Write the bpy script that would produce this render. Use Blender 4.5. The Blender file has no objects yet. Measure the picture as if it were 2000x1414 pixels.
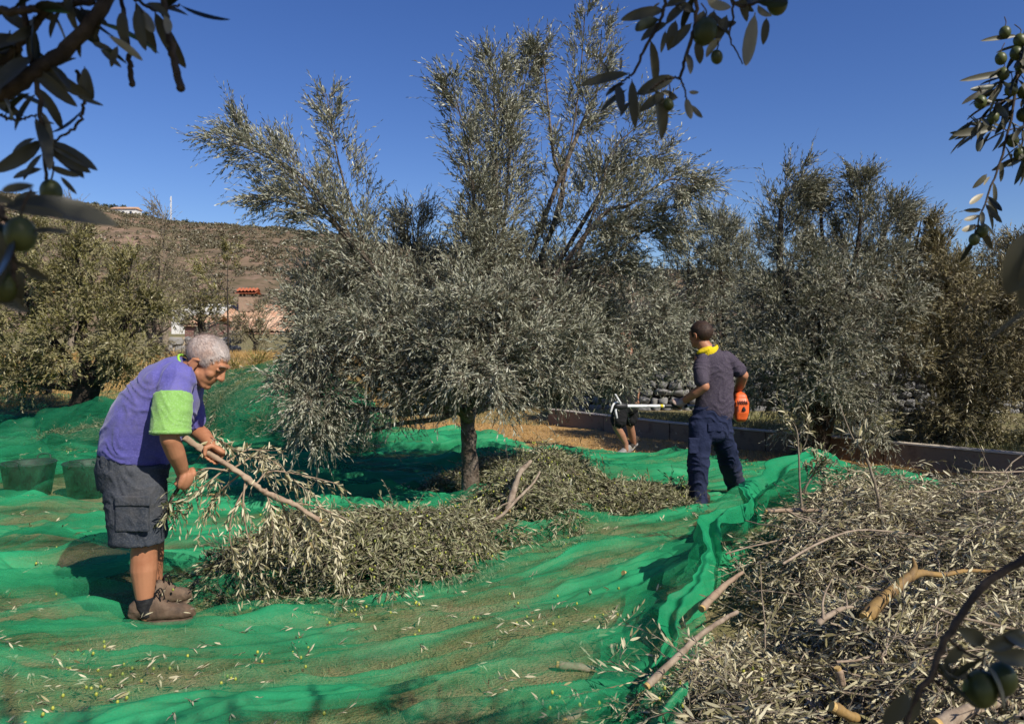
import bpy, math, random
import numpy as np
from mathutils import Vector, Matrix

# ------------------------------------------------------------------ camera, sky, sun, exposure
S = bpy.context.scene
COL = S.collection
CAMZ, FPX, HX, HY = 1.5, 1500.0, 1000.0, 665.0
cam = bpy.data.cameras.new('camera'); cam_o = bpy.data.objects.new('camera', cam); COL.objects.link(cam_o)
cam_o.location = (0, 0, CAMZ); cam_o.rotation_euler = (math.radians(90), 0, 0)
cam.sensor_width = 36; cam.lens = 27; cam.shift_y = -0.021
cam.clip_start = 0.05; cam.clip_end = 5000
cam.dof.use_dof = True; cam.dof.focus_distance = 6.5; cam.dof.aperture_fstop = 10
S.camera = cam_o
SUN_AZ = math.radians(138)      # clockwise from +Y, seen from above
SUN_EL = math.radians(42)
sdir = Vector((math.sin(SUN_AZ)*math.cos(SUN_EL), math.cos(SUN_AZ)*math.cos(SUN_EL), math.sin(SUN_EL)))
w = bpy.data.worlds.new('World'); S.world = w; w.use_nodes = True
nt = w.node_tree; bg = nt.nodes['Background']
sky = nt.nodes.new('ShaderNodeTexSky'); sky.sky_type = 'NISHITA'; sky.sun_disc = False
sky.sun_elevation = SUN_EL; sky.sun_rotation = SUN_AZ
sky.altitude = 300; sky.air_density = 1.0; sky.dust_density = 0.25; sky.ozone_density = 4.5
bg.inputs['Strength'].default_value = 0.088
hs_ = nt.nodes.new('ShaderNodeHueSaturation'); hs_.inputs['Saturation'].default_value = 1.2; hs_.inputs['Hue'].default_value = .517
nt.links.new(sky.outputs[0], hs_.inputs['Color']); nt.links.new(hs_.outputs[0], bg.inputs['Color'])
sun = bpy.data.lights.new('sun', 'SUN'); sun.energy = 4.6; sun.angle = math.radians(0.53); sun.color = (1, 0.93, 0.82)
sun_o = bpy.data.objects.new('sun', sun); COL.objects.link(sun_o)
sun_o.rotation_euler = sdir.to_track_quat('Z', 'Y').to_euler(); sun_o.location = (20, -20, 30)
S.view_settings.view_transform = 'Standard'; S.view_settings.look = 'None'
S.view_settings.exposure = 0.36; S.view_settings.gamma = 1.0
cy = S.cycles
cy.max_bounces = 6; cy.diffuse_bounces = 2; cy.glossy_bounces = 2; cy.transmission_bounces = 3
cy.transparent_max_bounces = 10; cy.caustics_reflective = False; cy.caustics_refractive = False
cy.use_denoising = True

# ------------------------------------------------------------------ helpers
def at(px, py, Y): return np.array([(px-HX)/FPX*Y, Y, CAMZ-(py-HY)/FPX*Y])
def gnd(px, py, z=0.0):
    Y = (CAMZ-z)*FPX/(py-HY); return np.array([(px-HX)/FPX*Y, Y, z])
def nrm(a): return a/np.maximum(np.linalg.norm(a, axis=-1, keepdims=True), 1e-9)
def sstep(a, b, x):
    t = np.clip((x-a)/(b-a), 0, 1); return t*t*(3-2*t)
def _hash(ix, iy, s):
    h = (ix.astype(np.int64)*374761393+iy.astype(np.int64)*668265263+s*1442695041) & 0xffffffff
    h = ((h ^ (h >> 13))*1274126177) & 0xffffffff
    return (h ^ (h >> 16)) & 0xffff
def noise(x, y, s=0):
    x = np.asarray(x, float); y = np.asarray(y, float)
    ix = np.floor(x); iy = np.floor(y); fx = x-ix; fy = y-iy
    u = fx*fx*fx*(fx*(fx*6-15)+10); v = fy*fy*fy*(fy*(fy*6-15)+10)
    def g(dx, dy):
        a = _hash(ix+dx, iy+dy, s)/65536.0*2*np.pi
        return np.cos(a)*(fx-dx)+np.sin(a)*(fy-dy)
    return 1.5*((g(0, 0)*(1-u)+g(1, 0)*u)*(1-v)+(g(0, 1)*(1-u)+g(1, 1)*u)*v)
def fbm(x, y, s=0, o=4):
    r = 0; a = 1
    for i in range(o): r = r+a*noise(x*2**i, y*2**i, s+i*17); a *= .5
    return r

class G:
    """collects vertices and faces (with a material slot and a tint) into one mesh"""
    def __init__(s): s.V = []; s.F = []; s.M = []; s.T = []; s.n = 0
    def add(s, V, F, m=0, tint=0.5):
        V = np.asarray(V, float).reshape(-1, 3)
        if not isinstance(F, list): F = [F]
        for f in F:
            f = np.asarray(f, np.int64)
            s.F.append(f+s.n); s.M.append(np.full(len(f), m, np.int32))
        s.V.append(V); s.T.append(np.broadcast_to(np.asarray(tint, float), (len(V),)).copy()); s.n += len(V); return s
    def mesh(s, name, mats, smooth=True):
        V = np.concatenate(s.V); me = bpy.data.meshes.new(name)
        cnt = np.concatenate([np.full(len(f), f.shape[1], np.int32) for f in s.F])
        lv = np.concatenate([f.ravel() for f in s.F]).astype(np.int32)
        st = np.concatenate([[0], np.cumsum(cnt)[:-1]]).astype(np.int32)
        me.vertices.add(len(V)); me.vertices.foreach_set('co', V.astype(np.float32).ravel())
        me.loops.add(len(lv)); me.loops.foreach_set('vertex_index', lv)
        me.polygons.add(len(cnt)); me.polygons.foreach_set('loop_start', st)
        me.polygons.foreach_set('material_index', np.concatenate(s.M))
        me.update(calc_edges=True)
        me.polygons.foreach_set('use_smooth', np.full(len(cnt), smooth))
        a = me.attributes.new('tint', 'FLOAT', 'POINT'); a.data.foreach_set('value', np.concatenate(s.T).astype(np.float32))
        for m in (mats if isinstance(mats, (list, tuple)) else [mats]): me.materials.append(m)
        me.update(); return me
def link(name, me, parent=None):
    o = bpy.data.objects.new(name, me); COL.objects.link(o)
    if parent is not None:
        o.parent = parent; o.matrix_parent_inverse = Matrix.Translation(parent.location).inverted()
    return o
def obj(name, g, mats, parent=None, smooth=True):
    return link(name, g if isinstance(g, bpy.types.Mesh) else g.mesh(name, mats, smooth), parent)
def tag(o, label=None, cat=None, group=None, kind=None):
    for k, v in (('label', label), ('category', cat), ('group', group), ('kind', kind)):
        if v: o[k] = v
    return o
def thing(name, label, cat, loc, group=None):
    o = bpy.data.objects.new(name, None); o.location = tuple(float(v) for v in loc); o.empty_display_size = .1
    COL.objects.link(o); return tag(o, label, cat, group)

def spline(pts, n):
    """smooth path through the points (columns may hold extra values such as radius)"""
    P = np.asarray(pts, float)
    if len(P) == 2: return P[0]+(P[1]-P[0])*np.linspace(0, 1, n)[:, None]
    E = np.vstack([2*P[0]-P[1], P, 2*P[-1]-P[-2]]); t = np.linspace(0, len(P)-1-1e-6, n)
    i = t.astype(int); f = (t-i)[:, None]; a, b, c, d = E[i], E[i+1], E[i+2], E[i+3]
    return .5*(2*b+(c-a)*f+(2*a-5*b+4*c-d)*f*f+(3*b-a-3*c+d)*f**3)
def frames(P, up=None):
    T = nrm(np.gradient(P, axis=0))
    if up is None:
        a = np.array([0, 0, 1.]) if abs(T[0][2]) < .9 else np.array([1., 0, 0]); A = np.zeros_like(T); c = a
        for i in range(len(T)):
            c = nrm(c-T[i]*np.dot(c, T[i])); A[i] = c
    else:
        u = np.asarray(up, float); A = nrm(u-T*(T@u)[:, None])
    return T, A, np.cross(T, A)
def loft(P, ra, rb=None, up=None, n=16, caps=True, power=1.0, bot=None):
    """tube along P: rb along `up`, ra across it; capped ends are rounded"""
    P = np.asarray(P, float); k = len(P)
    ra = np.broadcast_to(np.asarray(ra, float), (k,)).copy(); rb = ra.copy() if rb is None else np.broadcast_to(np.asarray(rb, float), (k,)).copy()
    T, A, B = frames(P, up)
    if caps:
        q = np.array([.0, .45, .8, .97]); h = np.sqrt(1-q[::-1]**2); rr = np.sqrt(1-h**2)  # ring radii grow
        e0 = min(ra[0], rb[0]); e1 = min(ra[-1], rb[-1]); hs = np.array([.97, .75, .4]); rs = np.sqrt(1-hs**2)
        P = np.vstack([P[0]-T[0]*e0*hs[:, None], P, P[-1]+T[-1]*e1*hs[::-1][:, None]])
        ra = np.concatenate([ra[0]*rs, ra, ra[-1]*rs[::-1]]); rb = np.concatenate([rb[0]*rs, rb, rb[-1]*rs[::-1]])
        A = np.vstack([A[:1]]*3+[A]+[A[-1:]]*3); B = np.vstack([B[:1]]*3+[B]+[B[-1:]]*3)
    th = np.arange(n)/n*2*np.pi; c = np.cos(th); s = np.sin(th)
    c = np.sign(c)*abs(c)**power; s = np.sign(s)*abs(s)**power
    V = P[:, None]+A[:, None]*(rb[:, None]*s)[..., None]+B[:, None]*(ra[:, None]*c)[..., None]
    k = len(P); i = np.arange(k-1)[:, None]*n; j = np.arange(n)[None]; j2 = (j+1) % n
    F = np.stack([i+j, i+j2, i+n+j2, i+n+j], -1).reshape(-1, 4); V = V.reshape(-1, 3); Fs = [F]
    V = np.vstack([V, P[0], P[-1]]); a = np.arange(n); b = (a+1) % n
    Fs.append(np.stack([b, a, np.full(n, k*n)], -1)); Fs.append(np.stack([a+(k-1)*n, b+(k-1)*n, np.full(n, k*n+1)], -1))
    return V, Fs
def cap(p0, p1, r0, r1=None, n=12): return loft(np.array([p0, (np.asarray(p0)+np.asarray(p1))/2, p1], float), [r0, (r0+(r1 or r0))/2, r1 or r0], n=n)
def ell(c, r, ax=None, n=16, m=10):
    th = np.linspace(0, np.pi, m+1)[1:-1]; ph = np.arange(n)/n*2*np.pi
    U = np.stack([np.sin(th)[:, None]*np.cos(ph), np.sin(th)[:, None]*np.sin(ph), np.cos(th)[:, None]+0*ph], -1).reshape(-1, 3)
    U = np.vstack([U, [0, 0, 1], [0, 0, -1]])*np.asarray(r, float)
    A = np.eye(3) if ax is None else np.asarray(ax, float)
    V = np.asarray(c, float)+U@A; k = m-1; i = np.arange(k-1)[:, None]*n; j = np.arange(n); j2 = (j+1) % n
    F = np.stack([i+j, i+n+j, i+n+j2, i+j2], -1).reshape(-1, 4)
    return V, [F, np.stack([j, j2, np.full(n, k*n)], -1), np.stack([j2+(k-1)*n, j+(k-1)*n, np.full(n, k*n+1)], -1)]
def box(c, s, ax=None):
    U = np.array([[x, y, z] for x in (-.5, .5) for y in (-.5, .5) for z in (-.5, .5)])*np.asarray(s, float)
    A = np.eye(3) if ax is None else np.asarray(ax, float)
    return np.asarray(c, float)+U@A, np.array([[0, 1, 3, 2], [4, 6, 7, 5], [0, 4, 5, 1], [2, 3, 7, 6], [0, 2, 6, 4], [1, 5, 7, 3]])
def rotz(a): return np.array([[math.cos(a), math.sin(a), 0], [-math.sin(a), math.cos(a), 0], [0, 0, 1.]])
def remesh(parts, voxel, name, mats, it=2, fac=.5, wrinkle=0, seed=0, wscale=14):
    g = G()
    for V, F in parts: g.add(V, F)
    o = link('tmp', g.mesh('tmp', []))
    m = o.modifiers.new('r', 'REMESH'); m.mode = 'VOXEL'; m.voxel_size = voxel
    if it: s = o.modifiers.new('s', 'SMOOTH'); s.iterations = it; s.factor = fac
    dg = bpy.context.evaluated_depsgraph_get(); me = bpy.data.meshes.new_from_object(o.evaluated_get(dg))
    bpy.data.objects.remove(o); me.name = name; me.materials.clear()
    for mm in (mats if isinstance(mats, (list, tuple)) else [mats]): me.materials.append(mm)
    n = len(me.vertices); me.polygons.foreach_set('use_smooth', np.full(len(me.polygons), True))
    if wrinkle:
        co = np.zeros(n*3, np.float32); me.vertices.foreach_get('co', co); co = co.reshape(-1, 3)
        no = np.zeros(n*3, np.float32); me.vertices.foreach_get('normal', no); no = no.reshape(-1, 3)
        a = co@np.array([.6, .5, 1.0]); b = co@np.array([1.1, .3, -.55])
        r = 1-abs(noise(a*wscale+2*noise(b*5, a*4, seed), b*wscale*.35, seed+3))*2
        d = wrinkle*(np.clip(r, -1, 1)**3+.8*noise(a*wscale*.45, b*wscale*.4, seed+9))
        co = co+no*d[:, None]; me.vertices.foreach_set('co', co.astype(np.float32).ravel())
    me.update(); return me
def mesh_mask(me, keep):
    """drop the faces whose centre fails keep(centres)"""
    n = len(me.polygons); c = np.zeros(n*3, np.float32); me.polygons.foreach_get('center', c); c = c.reshape(-1, 3)
    k = keep(c.astype(float)); import bmesh
    bm = bmesh.new(); bm.from_mesh(me); bm.faces.ensure_lookup_table()
    bmesh.ops.delete(bm, geom=[bm.faces[i] for i in np.nonzero(~k)[0]], context='FACES'); bm.to_mesh(me); bm.free(); return me

# ------------------------------------------------------------------ materials
def mat(name, base, rough=.8, spec=.3, n1=None, bump=None, sheen=0, coords='Object'):
    """base colour, mixed with a second by noise n1=(colour2, scale, contrast)"""
    m = bpy.data.materials.new(name); m.use_nodes = True; t = m.node_tree; b = t.nodes['Principled BSDF']
    b.inputs['Roughness'].default_value = rough; b.inputs['Specular IOR Level'].default_value = spec
    b.inputs['Base Color'].default_value = (*base, 1)
    if sheen: b.inputs['Sheen Weight'].default_value = sheen
    tc = t.nodes.new('ShaderNodeTexCoord')
    src = tc.outputs[coords]
    if n1:
        cs = None; prev = None
        for (c2, sc, lo, hi) in (n1 if isinstance(n1, list) else [n1]):
            n = t.nodes.new('ShaderNodeTexNoise'); n.inputs['Scale'].default_value = sc; n.inputs['Detail'].default_value = 6; n.inputs['Roughness'].default_value = .6
            t.links.new(src, n.inputs['Vector'])
            r = t.nodes.new('ShaderNodeMapRange'); r.inputs[1].default_value = lo; r.inputs[2].default_value = hi
            t.links.new(n.outputs['Fac'], r.inputs[0])
            x = t.nodes.new('ShaderNodeMix'); x.data_type = 'RGBA'; t.links.new(r.outputs[0], x.inputs[0])
            if prev is None: x.inputs[6].default_value = (*base, 1)
            else: t.links.new(prev, x.inputs[6])
            x.inputs[7].default_value = (*c2, 1); prev = x.outputs[2]
        t.links.new(prev, b.inputs['Base Color'])
    if bump:
        n = t.nodes.new('ShaderNodeTexNoise'); n.inputs['Scale'].default_value = bump[0]; n.inputs['Detail'].default_value = 5
        t.links.new(src, n.inputs['Vector'])
        u = t.nodes.new('ShaderNodeBump'); u.inputs['Strength'].default_value = bump[1]; u.inputs['Distance'].default_value = bump[2] if len(bump) > 2 else .01
        t.links.new(n.outputs['Fac'], u.inputs['Height']); t.links.new(u.outputs[0], b.inputs['Normal'])
    return m
def leafmat(name, dark, light, under, trans=.18, rough=.42, spec=.35, dry=None):
    """upper side runs dark..light with the leaf's own tint, the underside is paler"""
    m = bpy.data.materials.new(name); m.use_nodes = True; t = m.node_tree; b = t.nodes['Principled BSDF']; L = t.links.new
    b.inputs['Roughness'].default_value = rough; b.inputs['Specular IOR Level'].default_value = spec
    a = t.nodes.new('ShaderNodeAttribute'); a.attribute_name = 'tint'
    r = t.nodes.new('ShaderNodeValToRGB'); e = r.color_ramp.elements
    e[0].color = (*dark, 1); e[1].color = (*light, 1); e[1].position = .85
    if dry: x = e.new(.97); x.color = (*dry, 1)
    L(a.outputs['Fac'], r.inputs[0])
    u = t.nodes.new('ShaderNodeMix'); u.data_type = 'RGBA'; u.inputs[7].default_value = (*under, 1); L(r.outputs[0], u.inputs[6])
    g = t.nodes.new('ShaderNodeNewGeometry'); mm = t.nodes.new('ShaderNodeMath'); mm.operation = 'MULTIPLY'; mm.inputs[1].default_value = .85
    L(g.outputs['Backfacing'], mm.inputs[0]); L(mm.outputs[0], u.inputs[0]); L(u.outputs[2], b.inputs['Base Color'])
    if trans:
        tr = t.nodes.new('ShaderNodeBsdfTranslucent'); L(u.outputs[2], tr.inputs['Color'])
        mx = t.nodes.new('ShaderNodeMixShader'); mx.inputs[0].default_value = trans
        L(b.outputs[0], mx.inputs[1]); L(tr.outputs[0], mx.inputs[2]); L(mx.outputs[0], t.nodes['Material Output'].inputs['Surface'])
    return m
def netmat(name, col, lo=.4, hi=.95):
    """woven shade net: threads with gaps; the 'tint' of a spot says how many layers lie there"""
    m = bpy.data.materials.new(name); m.use_nodes = True; t = m.node_tree; b = t.nodes['Principled BSDF']; L = t.links.new
    b.inputs['Roughness'].default_value = .6; b.inputs['Specular IOR Level'].default_value = .25
    tc = t.nodes.new('ShaderNodeTexCoord'); n = t.nodes.new('ShaderNodeTexNoise'); n.inputs['Scale'].default_value = 3; n.inputs['Detail'].default_value = 5
    L(tc.outputs['Object'], n.inputs['Vector'])
    c = t.nodes.new('ShaderNodeValToRGB'); e = c.color_ramp.elements
    e[0].position = .3; e[0].color = (*[v*.8 for v in col], 1); e[1].position = .7; e[1].color = (*[min(1, v*1.2) for v in col], 1)
    L(n.outputs['Fac'], c.inputs[0]); L(c.outputs[0], b.inputs['Base Color'])
    tr = t.nodes.new('ShaderNodeBsdfTranslucent'); L(c.outputs[0], tr.inputs['Color'])
    m1 = t.nodes.new('ShaderNodeMixShader'); m1.inputs[0].default_value = .3; L(b.outputs[0], m1.inputs[1]); L(tr.outputs[0], m1.inputs[2])
    tp = t.nodes.new('ShaderNodeBsdfTransparent')
    a = t.nodes.new('ShaderNodeAttribute'); a.attribute_name = 'tint'
    r = t.nodes.new('ShaderNodeMapRange'); r.inputs[3].default_value = lo; r.inputs[4].default_value = hi; L(a.outputs['Fac'], r.inputs[0])
    n2 = t.nodes.new('ShaderNodeTexNoise'); n2.inputs['Scale'].default_value = 9; n2.inputs['Detail'].default_value = 9; n2.inputs['Roughness'].default_value = .72; L(tc.outputs['Object'], n2.inputs['Vector'])
    ad = t.nodes.new('ShaderNodeMath'); ad.operation = 'MULTIPLY_ADD'; ad.inputs[1].default_value = .5; L(n2.outputs['Fac'], ad.inputs[0])
    sb = t.nodes.new('ShaderNodeMath'); sb.operation = 'SUBTRACT'; sb.inputs[1].default_value = .25; L(r.outputs[0], sb.inputs[0]); L(sb.outputs[0], ad.inputs[2])
    n3 = t.nodes.new('ShaderNodeTexNoise'); n3.inputs['Scale'].default_value = 150; n3.inputs['Detail'].default_value = 2; L(tc.outputs['Object'], n3.inputs['Vector'])
    a3 = t.nodes.new('ShaderNodeMath'); a3.operation = 'MULTIPLY_ADD'; a3.inputs[1].default_value = .5; L(n3.outputs['Fac'], a3.inputs[0]); L(ad.outputs[0], a3.inputs[2])
    ad = t.nodes.new('ShaderNodeMath'); ad.operation = 'SUBTRACT'; ad.inputs[1].default_value = .25; L(a3.outputs[0], ad.inputs[0]); ad.use_clamp = True
    m2 = t.nodes.new('ShaderNodeMixShader'); L(ad.outputs[0], m2.inputs[0]); L(tp.outputs[0], m2.inputs[1]); L(m1.outputs[0], m2.inputs[2])
    L(m2.outputs[0], t.nodes['Material Output'].inputs['Surface']); return m

M = {}
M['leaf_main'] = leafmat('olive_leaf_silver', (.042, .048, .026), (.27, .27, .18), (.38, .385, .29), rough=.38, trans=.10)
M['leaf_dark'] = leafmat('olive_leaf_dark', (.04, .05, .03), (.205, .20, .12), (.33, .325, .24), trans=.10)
M['leaf_warm'] = leafmat('olive_leaf_warm', (.06, .06, .025), (.24, .20, .085), (.29, .255, .15), dry=(.34, .18, .06), trans=.12)
M['leaf_yellow'] = leafmat('leaf_yellow_green', (.09, .085, .025), (.29, .26, .08), (.32, .29, .15), dry=(.36, .17, .05))
M['leaf_cut'] = leafmat('cut_olive_leaf', (.06, .058, .022), (.38, .335, .17), (.55, .50, .33), trans=.08, dry=(.34, .24, .10))
M['leaf_mid'] = leafmat('cut_olive_leaf_green', (.06, .07, .03), (.19, .19, .075), (.33, .32, .19), trans=.08, dry=(.30, .24, .10))
M['leaf_near'] = leafmat('olive_leaf_near', (.018, .022, .016), (.04, .048, .03), (.11, .105, .075), trans=.06, rough=.4)  # leaf colours darkened: the shade on the near sprays is put into them
M['scrub'] = leafmat('scrub_leaf', (.08, .075, .04), (.19, .17, .10), (.12, .10, .06), trans=0)
M['pine'] = leafmat('pine_leaf', (.03, .04, .02), (.08, .09, .04), (.06, .07, .035), trans=0)
M['bark'] = mat('olive_bark', (.10, .075, .055), .9, .2, [((.19, .16, .13), 14, .4, .7), ((.035, .028, .022), 30, .5, .75)], (40, .9, .02))
M['bark_moss'] = mat('mossy_bark', (.14, .12, .06), .9, .2, [((.24, .20, .08), 14, .4, .7), ((.05, .035, .022), 30, .5, .75)], (40, .9, .02))
M['bark_dark'] = mat('dark_bark', (.035, .028, .022), .9, .2, [((.09, .07, .055), 12, .45, .75)], (30, .9, .02))
M['twig'] = mat('twig', (.17, .135, .095), .85, .2, ((.30, .25, .19), 20, .4, .7))
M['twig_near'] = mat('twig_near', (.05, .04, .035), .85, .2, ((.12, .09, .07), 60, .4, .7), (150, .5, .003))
M['wood'] = mat('cut_limb_bark', (.29, .205, .14), .8, .2, [((.38, .29, .20), 12, .4, .7), ((.16, .10, .07), 26, .55, .75)], (60, .5, .006))
M['wood_pale'] = mat('cut_limb_pale', (.34, .27, .20), .85, .15, [((.19, .14, .10), 22, .42, .66)], (60, .5, .006))
M['wood_ochre'] = mat('peeled_limb', (.29, .18, .06), .7, .3, [((.15, .095, .05), 14, .42, .66)], (50, .5, .005))
M['cut_end'] = mat('sawn_wood', (.55, .38, .15), .8, .2, ((.42, .27, .10), 60, .4, .6))
M['leaf_pale'] = leafmat('olive_leaf_dry_sunlit', (.22, .19, .12), (.42, .37, .26), (.45, .41, .30), trans=.2)  # dry pale leaves, with sunlight on some of them put into the colour
M['olive'] = mat('olive_fruit', (.05, .065, .02), .42, .4, ((.085, .10, .03), 30, .4, .6))
M['olive_y'] = mat('olive_fruit_yellow', (.42, .42, .06), .4, .4, ((.25, .30, .05), 8, .4, .6))
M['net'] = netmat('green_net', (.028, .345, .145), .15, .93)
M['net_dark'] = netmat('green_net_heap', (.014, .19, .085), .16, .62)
M['net_over'] = netmat('green_net_edge', (.018, .34, .14), .36, .97)

# ------------------------------------------------------------------ foliage
def leaves(g, B, D, N, L, W, m=0, tint=None, shape=1):
    """leaf blades from base B along D with face normal N; shape 0 kite, 1 six points, 2 curved near leaf"""
    D = nrm(D); S_ = nrm(np.cross(D, N)); U = np.cross(S_, D); n = len(B)
    L = np.broadcast_to(L, (n,))[:, None]; W = np.broadcast_to(W, (n,))[:, None]
    if shape == 0: rows = [(0, 0, 0), (.45, -1, .1), (1, 0, 0), (.45, 1, .1)]; F = [[0, 1, 2, 3]]
    elif shape == 1: rows = [(0, 0, 0), (.3, -.9, .12), (.68, -.75, .1), (1, 0, -.15), (.68, .75, .1), (.3, .9, .12)]; F = [[0, 1, 2, 5], [5, 2, 3, 4]]
    else:
        ts = [.0, .05, .16, .32, .5, .68, .84, .95, 1]; ws = [.08, .1, .6, .92, 1, .93, .68, .33, .03]; rows = []
        for t_, w_ in zip(ts, ws):
            z = -.55*(t_**2); rows += [(t_, -w_, z+.22*w_), (t_, 0, z), (t_, w_, z+.22*w_)]
        F = []
        for i in range(8):
            a = i*3; F += [[a, a+3, a+4, a+1], [a+1, a+4, a+5, a+2]]
    R = np.array(rows); k = len(R)
    V = B[:, None]+D[:, None]*(R[:, 0]*L)[..., None]+S_[:, None]*(R[:, 1]*W*.5)[..., None]+U[:, None]*(R[:, 2]*W)[..., None]
    Fa = (np.arange(n)[:, None, None]*k+np.array(F)[None]).reshape(-1, len(F[0]))
    t = np.random.default_rng(n).random(n) if tint is None else np.broadcast_to(tint, (n,))
    g.add(V, Fa, m, np.repeat(t, k))
def twigs(g, P, R, m=1, sides=3):
    """P (N,K,3) paths, R (N,K) radii"""
    N, K, _ = P.shape; T = nrm(np.gradient(P, axis=1)); a = np.array([.31, .52, .79])
    A = nrm(a-T*(T@a)[..., None]); B = np.cross(T, A); th = np.arange(sides)/sides*2*np.pi
    V = P[:, :, None]+(A[:, :, None]*np.cos(th)[:, None]+B[:, :, None]*np.sin(th)[:, None])*R[:, :, None, None]
    i = np.arange(K-1)[:, None]*sides; j = np.arange(sides); j2 = (j+1) % sides
    F = np.stack([i+j, i+j2, i+sides+j2, i+sides+j], -1).reshape(-1, 4)
    F = (np.arange(N)[:, None, None]*K*sides+F[None]).reshape(-1, 4); g.add(V, F, m, .5)
def shoots(g, rng, P0, D, L, per=14, ll=.06, lw=.2, bend=(0, 0, -.1), shape=0, tint=(.0, 1.), rad=.0022, ang=.9, up=.6, clump=None, wob=.25, twig=True, tip=True):
    """leafy shoots: curved twig with paired leaves. up = how far leaves turn their upper face to the sky"""
    n = len(P0); D = nrm(D); K = 5; ts = np.linspace(0, 1, K)
    bd = np.asarray(bend, float)+rng.normal(0, wob, (n, 3))
    def pos(t): return P0[:, None]+D[:, None]*(t*L[:, None])[..., None]+bd[:, None]*((t**2)*L[:, None])[..., None]
    if twig: twigs(g, pos(np.broadcast_to(ts, (n, K))), np.linspace(1, .35, K)[None]*rad*(.7+.6*rng.random((n, 1))))
    t = (np.arange(per)+rng.random((n, per))*.9)/per; t = .08+.92*t
    B = pos(t); T = nrm(D[:, None]+2*bd[:, None]*t[..., None])
    r = rng.normal(0, 1, (n, per, 3)); side = nrm(r-T*(r*T).sum(-1, keepdims=True))
    A = ang*(.5+.8*rng.random((n, per, 1)))*(1.15-.75*t[..., None])
    LD = nrm(T+side*A)
    NN = nrm(rng.normal(0, 1, (n, per, 3))*(1-up)+np.array([0, 0, 1.])*up+T*.3)
    LL = ll*(.65+.6*rng.random((n, per)))*(1.05-.35*t)
    base = rng.random(n) if clump is None else np.clip(clump+rng.normal(0, .12, n), 0, 1)
    tt = np.clip(tint[0]+(tint[1]-tint[0])*(base[:, None]*.55+rng.random((n, per))*.45), 0, 1)
    LL = LL.ravel()
    leaves(g, B.reshape(-1, 3), LD.reshape(-1, 3), NN.reshape(-1, 3), LL, LL*lw*(.8+.4*rng.random(len(LL))), 0, tt.ravel(), shape)

def H(x, y):
    """height of the ground"""
    x = np.asarray(x, float); y = np.asarray(y, float)
    left = sstep(-1.2, -4.5, x)
    z = left*(.35*sstep(11.5, 13.5, y)+.75*sstep(13.5, 18, y))+(1-left)*.55*sstep(14.5, 24, y)
    z = z+.9*sstep(24, 60, y)
    kx = (x+y-13.9)/1.414   # behind the kerb the bed is raised
    z = z+.2*sstep(.1, .3, kx)*sstep(1.0, 1.6, x)*(1-sstep(14, 20, y))
    return z+.02*noise(x*.9, y*.9, 5)*sstep(30, 10, y)+.012*noise(x*4, y*4, 6)*sstep(20, 8, y)

def crown(g, rng, Y, plumes=(), blobs=(), depth=1.0, dens=1.0, ll=.06, shape=0, per=14, lw=.2, up=.55, twig=True, rad=.0022, L0=.26, wob=.25):
    """plumes: (path[(px,py,dY)..], r0, r1, n, droop) ; blobs: (px,py,r,dY,n[,bias])"""
    P0 = []; D = []; L = []; C = []
    for pl in plumes:
        path, r0, r1, n = pl[:4]; n = int(n*dens)
        P = spline([list(at(a, b, Y+c)) for a, b, c in path], 40); nc = max(5, n//9); tc_ = rng.random(nc)**.8; wc = rng.integers(0, nc, n); t = np.clip(tc_[wc]+rng.normal(0, .035, n), 0, 1); i = t*39; k = np.minimum(i.astype(int), 38); f = (i-k)[:, None]
        c = P[k]*(1-f)+P[k+1]*f; T = nrm(P[k+1]-P[k]); r = (r0+(r1-r0)*t)/FPX*Y
        vc = rng.normal(0, 1, (nc, 3))[wc]; rc = (rng.random(nc)**.55)[wc]; v = nrm(vc-T*(vc*T).sum(-1, keepdims=True)); rr = r*rc
        P0.append(c+v*(rr*.8)[:, None]+rng.normal(0, 1, (n, 3))*(r*.13)[:, None]); D.append(nrm(T*1.0+v*(.55+.5*rng.random((n, 1)))+rng.normal(0, .25, (n, 3))+[0, 0, .15]))
        L.append(L0*(.6+.7*rng.random(n))*(.55+.45*np.minimum(1, r/.2))); C.append(.2+.65*rng.random(nc)[wc])
    for bl in blobs:
        px, py, rp, dY, n = bl[:5]; bias = np.array(bl[5] if len(bl) > 5 else (0, 0, .25)); n = int(n*dens)
        c = at(px, py, Y+dY); r = rp/FPX*Y; ns = max(3, n//20); sc = nrm(rng.normal(0, 1, (ns, 3)))*(rng.random((ns, 1))**.45)*r*.95
        sc[:, 1] *= depth; sr = r*(.12+.2*rng.random(ns)**2); which = rng.integers(0, ns, n); v = nrm(rng.normal(0, 1, (n, 3)))
        off = v*(sr[which]*rng.random(n)**.5)[:, None]; q = sc[which]+off
        out = nrm(sc[which]/np.array([1, depth, 1])+1e-6)
        P0.append(c+q); D.append(nrm(out*.5+v*.5+bias+rng.normal(0, .35, (n, 3)))); L.append(L0*(.5+.7*rng.random(n))); C.append(.15+.6*rng.random(ns)[which])
    shoots(g, rng, np.vstack(P0), np.vstack(D), np.concatenate(L), per=per, ll=ll, shape=shape, lw=lw, clump=np.concatenate(C), up=up, twig=twig, rad=rad, wob=wob)
def limb_path(a, b, rng, k=7, sag=.15):
    a = np.asarray(a); b = np.asarray(b); t = np.linspace(0, 1, k)[:, None]; d = np.linalg.norm(b-a)
    P = a+(b-a)*t+np.array([0, 0, 1])*np.sin(t*np.pi)*sag*d*-.5+rng.normal(0, .02*d, (k, 3))*np.sin(t*np.pi); return P
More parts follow.
